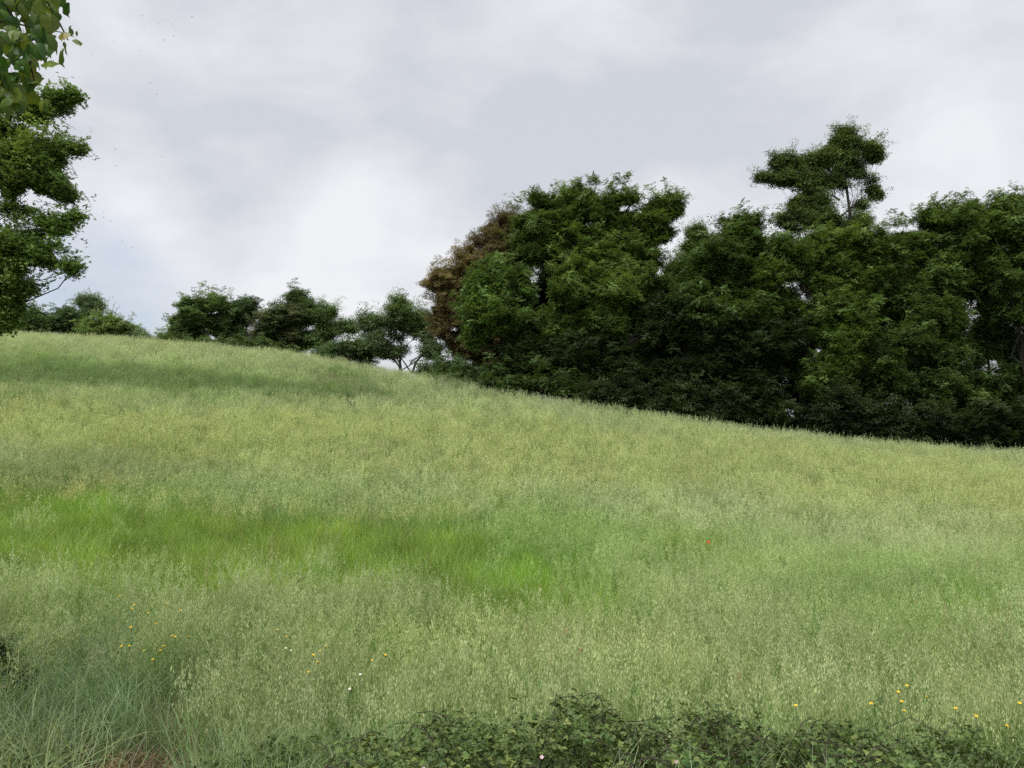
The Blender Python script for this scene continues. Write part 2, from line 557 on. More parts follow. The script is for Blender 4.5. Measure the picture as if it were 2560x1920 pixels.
NG_oat_far = scatter_group("oats_far", [oat_clump("oat_tuft", 26, 0.29, False) for _ in range(5)])
NG_oat_near = scatter_group("oats_near", [oat_clump("oat_tuft_near", 26, 0.23, True) for _ in range(6)])
NG_lush = scatter_group("lush", [grass_clump("lush_tuft", 120, 0.27, 0.45, 0.85, 0.004, 0.008, 0.35, 1.6, [(1, 1, 1), (0.8, 1, 0.7), (1.25, 1.15, 0.9)]) for _ in range(5)])
NG_tall = scatter_group("tall", [grass_clump("tall_tuft", 44, 0.22, 0.45, 0.95, 0.005, 0.011, 0.15, 1.1, [(1, 1, 1), (0.8, 1.0, 0.9), (1.25, 1.25, 1.05)], 5) for _ in range(5)])
NG_flat = scatter_group("flattened", [grass_clump("flat_tuft", 26, 0.25, 0.5, 1.0, 0.005, 0.011, 0.8, 1.9, [(1, 1, 1), (1.2, 1.25, 1.1), (1.5, 1.4, 1.1), (0.75, 0.85, 0.75)], 5, 0.2) for _ in range(5)])
NG_dry = scatter_group("thatch", [grass_clump("thatch_tuft", 60, 0.28, 0.12, 0.4, 0.003, 0.007, 1.2, 2.1, [(1, 1, 1), (0.7, 0.62, 0.5), (1.3, 1.25, 1.1), (0.55, 0.8, 0.4)], 4, 0.3) for _ in range(4)])


def jgrid(y0, y1, umax, step, xpad=2.0):
    ys = np.arange(y0, y1, step)
    out = []
    for y in ys:
        w = umax * y + xpad
        xs = np.arange(-w, w, step)
        out.append(np.c_[xs, np.full(len(xs), y)])
    p = np.concatenate(out)
    return p + R.uniform(-0.5, 0.5, p.shape) * step


def band(px, row, pts, half):
    """1 inside a band that follows the polyline pts (pixel coordinates of the photograph, on the ground it shows)."""
    xs, ys = zip(*pts)
    c = np.interp(px, xs, ys)
    d = np.abs(row - c) / np.interp(px, xs, half)
    return 1 - sstep(d, 0.55, 1.15)


def blob(px, row, cx, cy, rx, ry):
    return 1 - sstep(np.hypot((px - cx) / rx, (row - cy) / ry), 0.4, 1.15)


def zones(p):
    z = canopy(p[:, 0], p[:, 1])
    px, row = project(p[:, 0], p[:, 1], z)
    n = fbm(p[:, 0], p[:, 1], 2.2)
    row = row + ((n - 0.5) * 150 + (vnoise(p[:, 0], p[:, 1], 0.7) - 0.5) * 80) * 12 / np.maximum(p[:, 1], 10)
    lush = band(px, row, [(-200, 1310), (0, 1305), (300, 1310), (600, 1325), (900, 1340), (1150, 1375), (1350, 1400), (1550, 1420), (1900, 1440)],
                [110, 110, 105, 105, 105, 110, 95, 60, 20])
    rag = fbm(p[:, 0] + 21, p[:, 1] * 1.6, 1.5)
    lush *= np.clip(0.60 + 1.1 * rag, 0, 1) * (1 - 0.8 * sstep(px + 300 * (rag - 0.5), 1150, 1800))
    lush = np.maximum(lush, 0.8 * blob(px, row, 1700, 1320, 190, 38))
    lush = np.maximum(lush, 0.9 * blob(px, row, 2390, 1440, 170, 60))
    lush = np.maximum(lush, 0.5 * blob(px, row, 2350, 1560, 120, 80))
    lush = np.maximum(lush, 0.7 * blob(px, row, 840, 925, 90, 18))
    hillside = blob(px, row, 60, 925, 420, 48)           # greener crop on the face of the upper slope
    near_left = (1 - sstep(px + 220 * (vnoise(p[:, 0], p[:, 1], 0.6) - 0.5), 250, 620)) * sstep(row, 1480, 1660)
    near_mid = blob(px, row, 720, 1790, 420, 130)
    pg, rg = project(p[:, 0], p[:, 1], z - HCAN + 0.08)
    bare = np.maximum(0.85 * sstep(rg, 1815, 1890) * (1 - sstep(px, 380, 560)), 1.4 * blob(pg, rg, 430, 1830, 140, 65))
    bare = np.clip(bare * (0.45 + 0.9 * vnoise(p[:, 0] + 50, p[:, 1], 0.4)), 0, 1)
    return px, row, n, lush, hillside, near_left, near_mid, bare


OAT_GREY = np.array((0.425, 0.490, 0.305)); OAT_YEL = np.array((0.455, 0.500, 0.255)); OAT_GRN = np.array((0.310, 0.425, 0.185))


def oat_tint(px, row, p):
    n1, n2 = fbm(p[:, 0] + 40, p[:, 1], 4.5), fbm(p[:, 0], p[:, 1] + 90, 1.6)
    yel = band(px, row, [(-200, 1030), (0, 1030), (400, 1075), (800, 1090), (1280, 1110), (1920, 1150), (2560, 1205)], [75, 75, 75, 85, 105, 75, 75])
    yel = np.clip(yel * (0.55 + 0.9 * n1), 0, 1)
    yel = np.maximum(yel, 0.45 * sstep(n1, 0.5, 0.75))
    grn = np.clip(0.75 * band(px, row, [(-200, 915), (0, 915), (640, 950), (1000, 960)], [58, 58, 42, 10]) * (1 - sstep(px, 500, 1100))
                  + 0.5 * blob(px, row, 2250, 1480, 480, 110) + 0.35 * sstep(n2, 0.55, 0.8)
                  + 0.5 * band(px, row, [(-200, 1220), (0, 1215), (700, 1230), (1400, 1300), (2000, 1390)], [50, 45, 60, 80, 60]), 0, 1)
    t = OAT_GREY[None] * (1 - yel[:, None]) + OAT_YEL[None] * yel[:, None]
    t = t * (1 - grn[:, None]) + OAT_GRN[None] * grn[:, None]
    g2 = band(px, row, [(-200, 1310), (0, 1305), (600, 1325), (1150, 1375), (1500, 1410), (2100, 1450)], [150, 150, 150, 150, 140, 60]) * (1 - sstep(px, 1250, 1900)) * (0.35 + 0.6 * n2) * (0.35 + 0.65 * sstep(px, 800, 1350))
    t = t * (1 - g2[:, None]) + np.array((0.245, 0.365, 0.110))[None] * g2[:, None]
    dk = band(px, row, [(-200, 925), (0, 925), (350, 935), (700, 955), (1000, 965)], [42, 42, 36, 22, 8])     # greener plants under the brow, their shadow put into the tint
    dk = np.clip(dk * (0.5 + 0.9 * n2), 0, 1)
    t = t * (1 - 0.75 * dk[:, None]) + np.array((0.130, 0.205, 0.075))[None] * 0.75 * dk[:, None]
    dk = 0.6 * blob(px, row, 860, 935, 80, 12)
    t = t * (1 - dk[:, None]) + np.array((0.17, 0.28, 0.06))[None] * dk[:, None]
    brn = np.maximum(blob(px, row, 130, 1220, 380, 45), 0.6 * blob(px, row, 800, 1240, 500, 30)) * sstep(n2, 0.32, 0.58)
    t = t * (1 - 0.5 * brn[:, None]) + np.array((0.52, 0.42, 0.24))[None] * 0.5 * brn[:, None]
    t = t * (1 - np.array((0.13, 0.12, 0.17))[None] * sstep(row, 1330, 1560)[:, None])      # darker tint towards the near edge of the field
    return t * (0.84 + 0.32 * n2)[:, None] * R.uniform(0.9, 1.1, (len(p), 1))


def put(name, ng, p, scl, tint, nproto, label, tilt=0.06, z=None, cat="grass"):
    z = ground(p[:, 0], p[:, 1]) if z is None else z
    bx_, by_ = fbm(p[:, 0] + 3, p[:, 1] + 60, 1.7) - 0.5, fbm(p[:, 0] + 70, p[:, 1] + 8, 1.7) - 0.5      # wind leans neighbouring plants alike
    rot = np.c_[R.normal(0, tilt, len(p)) + 0.9 * bx_, R.normal(0, tilt, len(p)) + 0.9 * by_, R.uniform(0, 6.283, len(p))]
    o = scatter(name, ng, np.c_[p, z], rot, scl, R.integers(0, nproto, len(p)), tint, M_grass)
    return setp(o, label, cat, kind='stuff')


p = jgrid(6.6, 62, 0.78, 0.40)
u = p[:, 0] / p[:, 1]
p = p[p[:, 1] < np.interp(u, CREST_U, CREST_Y) + 4.0]
px, row, n, lush, hill, nl, nm_, bare_ = zones(p)
keep = (R.random(len(p)) > bare_ * 1.1) & (R.random(len(p)) > lush * 1.0) & (R.random(len(p)) > 1.3 * nl) & (R.random(len(p)) > nm_ * 0.7)
far = p[:, 1] > 19
sc = lambda q, h=0: R.uniform(0.86, 1.1, len(q)) * (0.92 + 0.2 * fbm(q[:, 0] + 7, q[:, 1], 1.1))
k = keep & far
put("oat_field", NG_oat_far, p[k], sc(p[k]) * 1.0, oat_tint(px[k], row[k], p[k]), 5,
    "pale green oats in ear covering the upper slope of the field up to its crest", cat="oat crop")
p2 = jgrid(6.6, 19, 0.80, 0.285)
px, row, n, lush, hill, nl, nm_, bare_ = zones(p2)
keep = (R.random(len(p2)) > bare_ * 1.1) & (R.random(len(p2)) > lush * 1.0) & (R.random(len(p2)) > 1.0 * nl) & (R.random(len(p2)) > nm_ * 0.8)
put("oat_field", NG_oat_near, p2[keep], sc(p2[keep]), oat_tint(px[keep], row[keep], p2[keep]), 6,
    "grey green oats in ear on the lower field, between the bramble and the lush grass", cat="oat crop")
# lush low grass in the dip (and thin undergrowth of it everywhere in the near field)
p3 = jgrid(9, 45, 0.78, 0.27)
px, row, n, lush, hill, nl, nm_, bare_ = zones(p3)
k = R.random(len(p3)) < np.maximum(lush * 1.1, 0.10 * (p3[:, 1] < 25))
q = p3[k]; n2 = fbm(q[:, 0], q[:, 1] + 33, 1.3)
LG = np.array((0.180, 0.322, 0.044))[None] * (1 - n2[:, None]) + np.array((0.275, 0.370, 0.080))[None] * n2[:, None]
dkk = np.clip(0.40 + 1.2 * fbm(q[:, 0] + 3, q[:, 1], 0.8), 0.5, 1.4)
put("lush_grass", NG_lush, q, R.uniform(0.75, 1.15, len(q)) * (0.8 + 0.5 * fbm(q[:, 0], q[:, 1], 1.0)), LG * dkk[:, None], 5,
    "lush bright green grass in the band across the lower field", 0.12)
# other plants standing in the crop: rusty sorrel, dead stalks, dark bent grasses
def weed_tuft(nm, n, r, h0, h1, head):
    mb = MB()
    for _ in range(n):
        x, y = disc(r)
        h = R.uniform(h0, h1); az = R.uniform(0, 6.283); le = R.uniform(0.05, 0.35)
        blade(mb, x, y, h, 0.006, le, az, (0.8, 0.85, 0.7), 4, 0.0, 1.2)
        for _ in range(head):
            t = R.uniform(0.72, 1.0) * h
            c = np.array((x + math.cos(az) * math.sin(le * 0.8) * t, y + math.sin(az) * math.sin(le * 0.8) * t, t * math.cos(le * 0.9)))
            s_ = np.array((R.normal(0, 1), R.normal(0, 1), 0)); s_ *= 0.006 / (np.linalg.norm(s_) + 1e-6)
            dn = np.array((R.normal(0, 0.012), R.normal(0, 0.012), R.uniform(0.010, 0.022)))
            k = R.uniform(0.85, 1.25)
            mb.add([c, c + dn * 0.5 + s_, c + dn, c + dn * 0.5 - s_], [(0, 1, 2, 3)], (k, k, k))
    return proto(mb.mesh(nm, M_grass))


NG_weed = scatter_group("weeds", [weed_tuft("weed_tuft", 5, 0.12, 0.75, 1.15, 14) for _ in range(5)])
pw = jgrid(6.8, 40, 0.75, 0.55)
wn = fbm(pw[:, 0] + 11, pw[:, 1] + 4, 2.6)
kw = R.random(len(pw)) < 0.5 * sstep(wn, 0.50, 0.74) + 0.03
pw = pw[kw]
pal = np.array(((0.30, 0.19, 0.12), (0.36, 0.30, 0.18), (0.10, 0.17, 0.06), (0.16, 0.24, 0.07), (0.42, 0.36, 0.24)))
put("weed_stalks", NG_weed, pw, R.uniform(0.8, 1.1, len(pw)), pal[R.integers(0, 5, len(pw))], 5, "rusty, buff and dark green weed stalks scattered through the oats", 0.12, cat="weeds")
# tall blue green grass at the near left and around the bramble
p4 = jgrid(4.3, 11.5, 0.85, 0.165, 1.0)
px, row, n, lush, hill, nl, nm_, bare_ = zones(p4)
thatch = bare_
brm = sstep(px, 560, 900) * sstep(row, 1740, 1830)
prob = np.clip(np.maximum(nl * 1.1, nm_ * 0.9) * (1 - 0.93 * thatch) * (1 - 0.75 * blob(px, row, 360, 1830, 300, 150)) * (1 - 0.85 * brm), 0, 1) + 0.05 * (row > 1500) * (1 - thatch)
k = R.random(len(p4)) < prob
q = p4[k]; m = fbm(q[:, 0] + 9, q[:, 1], 1.2)[:, None]
bl = (1 - sstep(px[k], 250, 800))[:, None]
TG = (np.array((0.215, 0.320, 0.185))[None] * (1 - m) + np.array((0.26, 0.305, 0.130))[None] * m) * bl + np.array((0.27, 0.35, 0.165))[None] * (1 - bl)
half = R.random(len(q)) < np.clip(0.65 - 0.5 * (1 - bl[:, 0]), 0.1, 1)
put("tall_grass", NG_tall, q[~half], R.uniform(0.8, 1.1, (~half).sum()), TG[~half], 5, "tall upright green grass growing beside the bramble in front of the oats", 0.10)
put("flattened_grass", NG_flat, q[half], R.uniform(0.75, 1.1, half.sum()), TG[half] * 1.05, 5, "blue green grass blades lying crisscross at the near left corner", 0.2,
    ground(q[half, 0], q[half, 1]) + R.uniform(0, 0.28, half.sum()))
# dry thatch on the bare patch
k = R.random(len(p4)) < np.clip(thatch * 0.9 + 0.10 * (row > 1700), 0, 1)
q = p4[k]
put("dry_grass", NG_dry, q, R.uniform(0.8, 1.2, len(q)), np.array((0.34, 0.235, 0.15))[None] * R.uniform(0.5, 1.25, (len(q), 1)), 4,
    "dry brown thatch on the bare patch at the near left", 0.2)


# ------------------------------------------------------------------ trees
def leaf_quad(mb, p, d, nrm, L, W, col):
    d = d / (np.linalg.norm(d) + 1e-9)
    s = np.cross(d, nrm); s = s / (np.linalg.norm(s) + 1e-9)
    up = np.cross(s, d)
    m = p + d * L * 0.45 - up * L * 0.06
    mb.add([p, m + s * W * 0.5 + up * W * 0.12, p + d * L, m - s * W * 0.5 + up * W * 0.12], [(0, 1, 2), (0, 2, 3)], col)


def spray(nm, n, r, thick, L, W, updev, twig=True):
    """A leafy twig end: leaves on a small uneven dome, blades facing outwards and up."""
    mb = MB()
    for _ in range(n):
        v = R.normal(0, 1, 3); v /= np.linalg.norm(v)
        if v[2] < -0.15: v[2] = -v[2] * 0.6
        p = v * np.array((r, r, r * thick)) * R.uniform(0.55, 1.08)
        a = math.atan2(v[1], v[0]) + R.normal(0, 0.8)
        d = np.array((math.cos(a), math.sin(a), R.normal(-0.25, 0.35)))
        nn = v * 0.55 + np.array((R.normal(0, updev), R.normal(0, updev), 0.75))
        g = R.uniform(0.75, 1.25)
        k = R.uniform(0.75, 1.2)
        leaf_quad(mb, p, d, nn / np.linalg.norm(nn), L * k, W * k, (g, g * R.uniform(0.95, 1.05), g * R.uniform(0.8, 1.15)))
    return proto(mb.mesh(nm, M_leaf))


def pinnate(nm, n, r, L, W):
    """Feathery twig end: several long leaves, each of leaflets in two rows, arching outwards."""
    mb = MB()
    for _ in range(n):
        a = R.uniform(0, 6.283); el = R.uniform(-0.1, 0.7)
        p = np.array((R.normal(0, 0.06), R.normal(0, 0.06), R.normal(0, 0.06)))
        ax = np.array((math.cos(a) * math.cos(el), math.sin(a) * math.cos(el), math.sin(el)))
        g = R.uniform(0.75, 1.25)
        ln = r * R.uniform(0.7, 1.1)
        k = 6
        sd_ = np.array((-math.sin(a), math.cos(a), 0))
        for i in range(k):
            t = (i + 0.8) / k
            c = p + ax * ln * t + np.array((0, 0, -0.35 * ln * t * t))
            for s in (-1, 1):
                d = ax * 0.55 + sd_ * s + np.array((0, 0, R.normal(-0.15, 0.25)))
                nn = np.array((R.normal(0, 0.3), R.normal(0, 0.3), 1))
                leaf_quad(mb, c, d, nn, L * R.uniform(0.8, 1.15), W, (g, g, g * R.uniform(0.85, 1.1)))
        c = p + ax * ln + np.array((0, 0, -0.35 * ln))
        leaf_quad(mb, c, ax, np.array((0.1, 0.1, 1)), L, W, (g, g, g))
    return proto(mb.mesh(nm, M_leaf))


def rosette(nm, n, r, L, W):
    """Oak twig end: small star-shaped bunches of leaves."""
    mb = MB()
    for _ in range(n):
        a = R.uniform(0, 6.283); q = r * R.uniform(0.1, 1)
        p = np.array((q * math.cos(a), q * math.sin(a), R.normal(0, r * 0.3)))
        g = R.uniform(0.75, 1.25)
        b = R.uniform(0, 6.283)
        for i in range(6):
            w = b + i * 1.05 + R.normal(0, 0.2)
            d = np.array((math.cos(w), math.sin(w), R.normal(0.1, 0.4)))
            nn = np.array((R.normal(0, 0.35), R.normal(0, 0.35), 1))
            leaf_quad(mb, p, d, nn, L * R.uniform(0.75, 1.15), W, (g, g, g * R.uniform(0.85, 1.1)))
    return proto(mb.mesh(nm, M_leaf))


NG_broad = scatter_group("broad_leaves", [spray("leaf_spray", 52, 0.27, 0.55, 0.085, 0.058, 0.35) for _ in range(5)])
NG_pinn = scatter_group("feather_leaves", [pinnate("leaf_feather", 8, 0.32, 0.072, 0.040) for _ in range(5)])
NG_airy = scatter_group("airy_leaves", [spray("leaf_open_spray", 26, 0.36, 0.7, 0.10, 0.066, 0.6) for _ in range(5)])
NG_oak = scatter_group("oak_leaves", [rosette("leaf_rosette", 5, 0.32, 0.095, 0.05) for _ in range(5)])
NG_beech = scatter_group("beech_leaves", [spray("leaf_small_spray", 54, 0.24, 0.9, 0.07, 0.046, 0.5) for _ in range(5)])


def curve_pts(a, b, n, sag, jit):
    a, b = np.asarray(a, float), np.asarray(b, float)
    L = np.linalg.norm(b - a)
    t = np.linspace(0, 1, n)[:, None]
    p = a + (b - a) * t
    p[:, 2] += sag * L * 4 * (t * (1 - t))[:, 0]
    if n > 2: p[1:-1] += R.normal(0, jit * L, (n - 2, 3))
    return p


def tree(name, label, cat, lobes, D, tint, ng, base_px, group=None, depth=0.9, dens=1.0, scale=1.0, clump=(0.55, 1.15), trunk_r=0.22,
         tint2=None, fork=None, dz=0.0, gap=0.0, bare=(), lay=0.6, spread=1.0, extra_limbs=(), base_drop=0.05, mesh_bark=None, carve=0.31, limb_k=0.42, twigs=0.35, bridge=True, limb_every=1):
    """lobes: (px, row, half width, half height[, distance offset]) of each mass of the crown as the photograph shows it, at distance D."""
    if group == 'trees and bushes along the hilltop':       # paler, bluer leaf tint for the hilltop group
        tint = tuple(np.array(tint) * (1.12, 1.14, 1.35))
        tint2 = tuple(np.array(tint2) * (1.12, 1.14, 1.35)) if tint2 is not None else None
    bp = at(base_px, 960, D); bx, by = bp[0], bp[1]
    bz = float(ground(bx, by)) - base_drop
    root = empty(name, (bx, by, bz), label, cat, group)
    L = []
    for lb in lobes:
        off = lb[4] if len(lb) > 4 else R.uniform(-1, 1) * depth * lb[2] * D / F * 0.5
        c = at(lb[0], lb[1] + 12, D + off)
        k = D / F
        L.append((c, np.array((lb[2] * k, depth * 0.5 * (lb[2] + lb[3]) * k, lb[3] * k))))
    n0 = len(L)
    M = []
    for i, (c, r) in enumerate(L):
        M.append((i, c, r * 0.80))
        for _ in range(3):
            d = R.normal(0, 1, 3); d /= np.linalg.norm(d)
            M.append((i, c + d * r * 0.62, r * R.uniform(0.36, 0.56)))
        near = sorted(range(n0), key=lambda j: np.linalg.norm(L[j][0] - c) / (L[j][1].mean() + r.mean()))[1:3]
        for j in near:
            if np.linalg.norm(L[j][0] - c) < 1.35 * (L[j][1].mean() + r.mean()) and bridge:
                w = R.uniform(0.35, 0.65)
                M.append((i, c * w + L[j][0] * (1 - w) - np.array((0, 0, 0.1)) * r[2], 0.5 * np.minimum(r, L[j][1]) * R.uniform(0.8, 1.25)))
    # --- crown: boughs on each mass, leafy sprays on each bough
    P, TL = [], []
    boughs = []
    for li, c, r in M:
        mr = float(r.mean())
        rb0 = np.clip(mr * 0.36, clump[0] * 0.55, clump[1] * 0.8)
        area = 4 * math.pi * ((r[0] * r[1]) ** 1.6 / 3 + (r[0] * r[2]) ** 1.6 / 3 + (r[1] * r[2]) ** 1.6 / 3) ** (1 / 1.6)
        nb = max(2, int(area / (rb0 * rb0 * 2.2) * 0.8 * (1 - gap)))
        for _ in range(nb):
            d = R.normal(0, 1, 3); d /= np.linalg.norm(d)
            if d[2] < -0.3 and R.random() < 0.5: d[2] *= -1
            q = c + d * r * R.uniform(0.3, 1.12)
            rb = rb0 * R.choice((R.uniform(0.35, 0.8), R.uniform(0.8, 1.5)))
            boughs.append((li, q, rb))
            ns = int(dens * 31 * (rb / 0.8) ** 2 / (scale * scale)) + 4
            nsub = max(2, ns // 4)
            v = R.normal(0, 1, (nsub, 3)); v /= np.linalg.norm(v, axis=1)[:, None]
            v[:, 2] = np.where((v[:, 2] < 0) & (R.random(nsub) < 0.6), -v[:, 2], v[:, 2])
            sub = q + v * (R.uniform(0.35, 1.05, nsub) ** 0.6)[:, None] * rb * np.array((1.1, 1.1, lay * R.uniform(0.9, 2.1))) * spread
            pp = np.repeat(sub, 4, axis=0) + R.normal(0, 0.15 * scale, (nsub * 4, 3)) * np.array((1, 1, 0.7))
            P.append(pp)
            g = R.uniform(0.70, 1.30)
            TL.append(np.repeat(g * R.uniform(0.85, 1.15, nsub), 4))
        # loose sprays that break the outline
        ns = int(nb * 1.1)
        v = R.normal(0, 1, (ns, 3)); v /= np.linalg.norm(v, axis=1)[:, None]
        v[:, 2] += 0.35
        s0_ = c + v * r * R.uniform(0.6, 1.0, ns)[:, None]
        ax_ = v * np.array((0.8, 0.8, 0.6)) + np.array((0, 0, 0.45)) + R.normal(0, 0.25, (ns, 3))
        ln_ = R.uniform(0.2, 0.95, ns)[:, None] * scale
        for st_ in range(6):                            # leafy shoots that stick out of the outline
            P.append(s0_ + ax_ * ln_ * st_ / 5 + R.normal(0, 0.07 * scale * (1.6 - st_ / 5), (ns, 3))); TL.append(np.full(ns, 1.0 + 0.03 * st_))
        ni = int(dens * nb * 6 * (1 - 2 * gap))
        v = R.normal(0, 1, (ni, 3)); v /= np.linalg.norm(v, axis=1)[:, None]
        P.append(c + v * r * R.uniform(0.2, 0.75, ni)[:, None]); TL.append(np.full(ni, 0.9))
    P = np.concatenate(P); TL = np.concatenate(TL)
    cn = fbm(P[:, 0] + 0.6 * P[:, 1] + D, P[:, 2] * 1.25 - 0.35 * P[:, 1], 1.5 * scale)
    cn2 = fbm(P[:, 0] * 1.1 - 0.7 * P[:, 1] + 3 * D, P[:, 2] * 1.3 + 0.5 * P[:, 1], 0.62 * scale)
    ok = (P[:, 2] > ground(P[:, 0], P[:, 1]) + 0.1) & (cn > carve + R.normal(0, 0.02, len(P))) & (cn2 > carve + 0.03 + R.normal(0, 0.02, len(P)))
    P, TL = P[ok], TL[ok]
    n = len(P)
    t = np.array(tint)[None] * TL[:, None] * R.uniform(0.85, 1.15, (n, 1))
    if tint2 is not None:
        w = sstep(fbm(P[:, 0] + P[:, 1] * 0.7, P[:, 2] + P[:, 1] * 0.4, 1.6), 0.42, 0.66)[:, None]
        t = t * (1 - w) + np.array(tint2)[None] * TL[:, None] * w
    rot = np.c_[R.normal(0, 0.38, n), R.normal(0, 0.38, n), R.uniform(0, 6.283, n)]
    cr = scatter("crown", ng, P, rot, scale * R.uniform(0.7, 1.25, n), R.integers(0, 5, n), t, M_leaf, root)
    cr['kind'] = 'stuff'
    # --- trunk and limbs
    bark = mesh_bark or M_bark
    zs = sorted(l[0][2] for l in L)
    ztop = zs[int(len(zs) * 0.8)] if len(zs) > 1 else zs[0]
    cx = np.mean([l[0] for l in L], axis=0)
    ftop = np.array((bx * 0.4 + cx[0] * 0.6, by * 0.5 + cx[1] * 0.5, ztop))
    if fork is not None: ftop = at(fork[0], fork[1], D)
    tp = curve_pts((bx, by, bz), ftop, 9, 0.0, 0.012)
    tr = np.linspace(trunk_r, trunk_r * 0.3, 9); tr[0] *= 1.35
    mb = MB(); mb.tube(tp, tr, 9)
    link("trunk", mb.mesh("trunk", bark, True), root)
    for li, (c, r) in enumerate(L):
        if li % limb_every: continue
        h = np.clip((c[2] - bz) / (ftop[2] - bz) - 0.25, 0.22, 0.95)
        a = tp[int(h * 8)]
        lr = trunk_r * (1 - h * 0.7) * limb_k
        mb = MB()
        lp = curve_pts(a, c, 7, 0.06, 0.05)
        mb.tube(lp, np.linspace(lr, lr * 0.3, 7), 6)
        mine = [b for b in boughs if b[0] == li]
        for b in mine[:max(3, int(len(mine) * twigs))]:
            s = lp[int(R.integers(2, 6))]
            mb.tube(curve_pts(s, b[1], 4, 0.05, 0.05), np.linspace(lr * 0.38, 0.008, 4), 4)
        link("limb", mb.mesh("limb", bark, True), root)
    for pts, r0 in extra_limbs:
        mb = MB()
        w = [at(a, b, D + (0 if len(q) == 0 else q[0])) for a, b, *q in pts]
        mb.tube(w, np.linspace(r0, r0 * 0.4, len(w)), 7)
        link("limb", mb.mesh("limb", bark, True), root)
    for pts in bare:                                   # dead twigs standing out of the crown
        mb = MB()
        w = [at(a, b, D) for a, b in pts]
        mb.tube(w, np.linspace(0.035, 0.008, len(w)) * D / 60, 4)
        for _ in range(5):
            i = int(R.integers(0, len(w) - 1)); s = w[i] + (w[i + 1] - w[i]) * R.random()
            d = (w[-1] - w[0]) * R.uniform(0.15, 0.35) + R.normal(0, 0.12, 3) * D / 60
            mb.tube([s, s + d * 0.5 + R.normal(0, 0.02, 3), s + d], np.array((0.014, 0.010, 0.005)) * D / 60, 3)
        link("dead_twig", mb.mesh("dead_twig", M_twig), root)
    return root


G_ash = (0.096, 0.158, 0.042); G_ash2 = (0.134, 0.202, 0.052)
G_dark = (0.034, 0.056, 0.019); G_dark2 = (0.078, 0.130, 0.040)  # G_dark puts the deep shade inside the wood into the leaf colour
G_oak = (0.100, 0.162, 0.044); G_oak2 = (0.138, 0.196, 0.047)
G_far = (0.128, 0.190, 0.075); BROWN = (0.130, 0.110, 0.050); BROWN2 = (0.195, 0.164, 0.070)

# oak leaning in at the left edge
tree("oak_tree", "spreading oak leaning into the frame at the left edge, its trunk out of view", "tree",
     [(-60, 400, 90, 70), (70, 385, 70, 44), (135, 374, 44, 26), (192, 370, 20, 10), (150, 250, 38, 22), (75, 275, 44, 24), (180, 232, 16, 10),
      (-70, 250, 80, 60), (40, 500, 90, 60), (90, 440, 60, 30), (20, 440, 60, 40), (10, 330, 60, 40), (50, 465, 46, 30), (0, 480, 50, 36), (110, 470, 44, 36), (160, 480, 26, 28), (182, 540, 16, 22), (140, 560, 40, 26), (50, 610, 80, 50), (130, 640, 45, 26),
      (182, 660, 18, 22), (0, 690, 60, 45), (78, 715, 20, 16), (35, 765, 45, 36), (-60, 770, 60, 50), (-90, 600, 80, 90), (5, 795, 40, 22)],
     22, (0.148, 0.245, 0.070), NG_oak, -240, carve=0.35, limb_k=0.14, twigs=0.10, limb_every=4, dens=0.40, scale=0.62, clump=(0.22, 0.42), trunk_r=0.38, tint2=(0.175, 0.260, 0.070), gap=0.25, fork=(-170, 330),
     extra_limbs=[([(-170, 420), (-40, 370), (0, 345), (22, 300), (34, 262), (60, 220)], 0.11), ([(-120, 380), (0, 352), (40, 338), (75, 378), (110, 402), (140, 440), (152, 470), (188, 512)], 0.07),
                  ([(60, 290), (110, 262), (140, 270), (165, 300)], 0.03)],
     bare=[[(150, 300), (180, 280), (200, 262)], [(158, 385), (172, 400), (190, 440)], [(140, 400), (160, 425), (166, 432)], [(152, 300), (170, 312), (184, 320)], [(205, 480), (222, 500), (226, 515)]])

# bushes and small trees along the hilltop, left
hill = "trees and bushes along the hilltop"
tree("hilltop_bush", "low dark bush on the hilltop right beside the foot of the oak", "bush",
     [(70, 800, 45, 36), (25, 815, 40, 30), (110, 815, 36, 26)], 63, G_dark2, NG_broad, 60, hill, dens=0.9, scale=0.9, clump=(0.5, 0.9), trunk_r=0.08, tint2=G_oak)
tree("hilltop_bush", "low bush with a pointed tip on the hilltop, next left of the dead tipped tree", "bush",
     [(155, 805, 42, 34), (160, 785, 18, 18), (195, 815, 24, 24)], 64, G_dark2, NG_broad, 160, hill, dens=0.9, scale=0.9, clump=(0.5, 0.9), trunk_r=0.08)
tree("slender_tree", "slim ragged tree with bare dead tips rising above the hilltop bushes", "tree",
     [(215, 752, 16, 20), (228, 740, 10, 12), (247, 750, 11, 18), (222, 785, 20, 18), (250, 782, 16, 20)], 65, G_far, NG_airy, 232, hill,
     dens=0.6, scale=0.75, clump=(0.35, 0.6), trunk_r=0.10, gap=0.25, bare=[[(227, 760), (226, 738), (223, 720)], [(247, 765), (246, 745), (245, 733)], [(238, 762), (239, 745), (238, 738)]])
tree("hilltop_bush", "bright rounded bush on the hilltop below the dead tipped tree", "bush",
     [(232, 822, 44, 30), (265, 818, 30, 24)], 61, G_oak2, NG_broad, 240, hill, dens=1.0, scale=0.9, clump=(0.5, 0.9), trunk_r=0.08, tint2=G_ash2)
tree("hilltop_bush", "green bush on the hilltop with two bare forked twigs sticking up from it", "bush",
     [(300, 828, 40, 26), (280, 805, 20, 22), (325, 838, 24, 20)], 62, G_oak2, NG_broad, 295, hill, dens=0.95, scale=0.9, clump=(0.5, 0.9), trunk_r=0.08,
     bare=[[(278, 800), (282, 775), (285, 757)], [(284, 800), (290, 780), (294, 769)]])
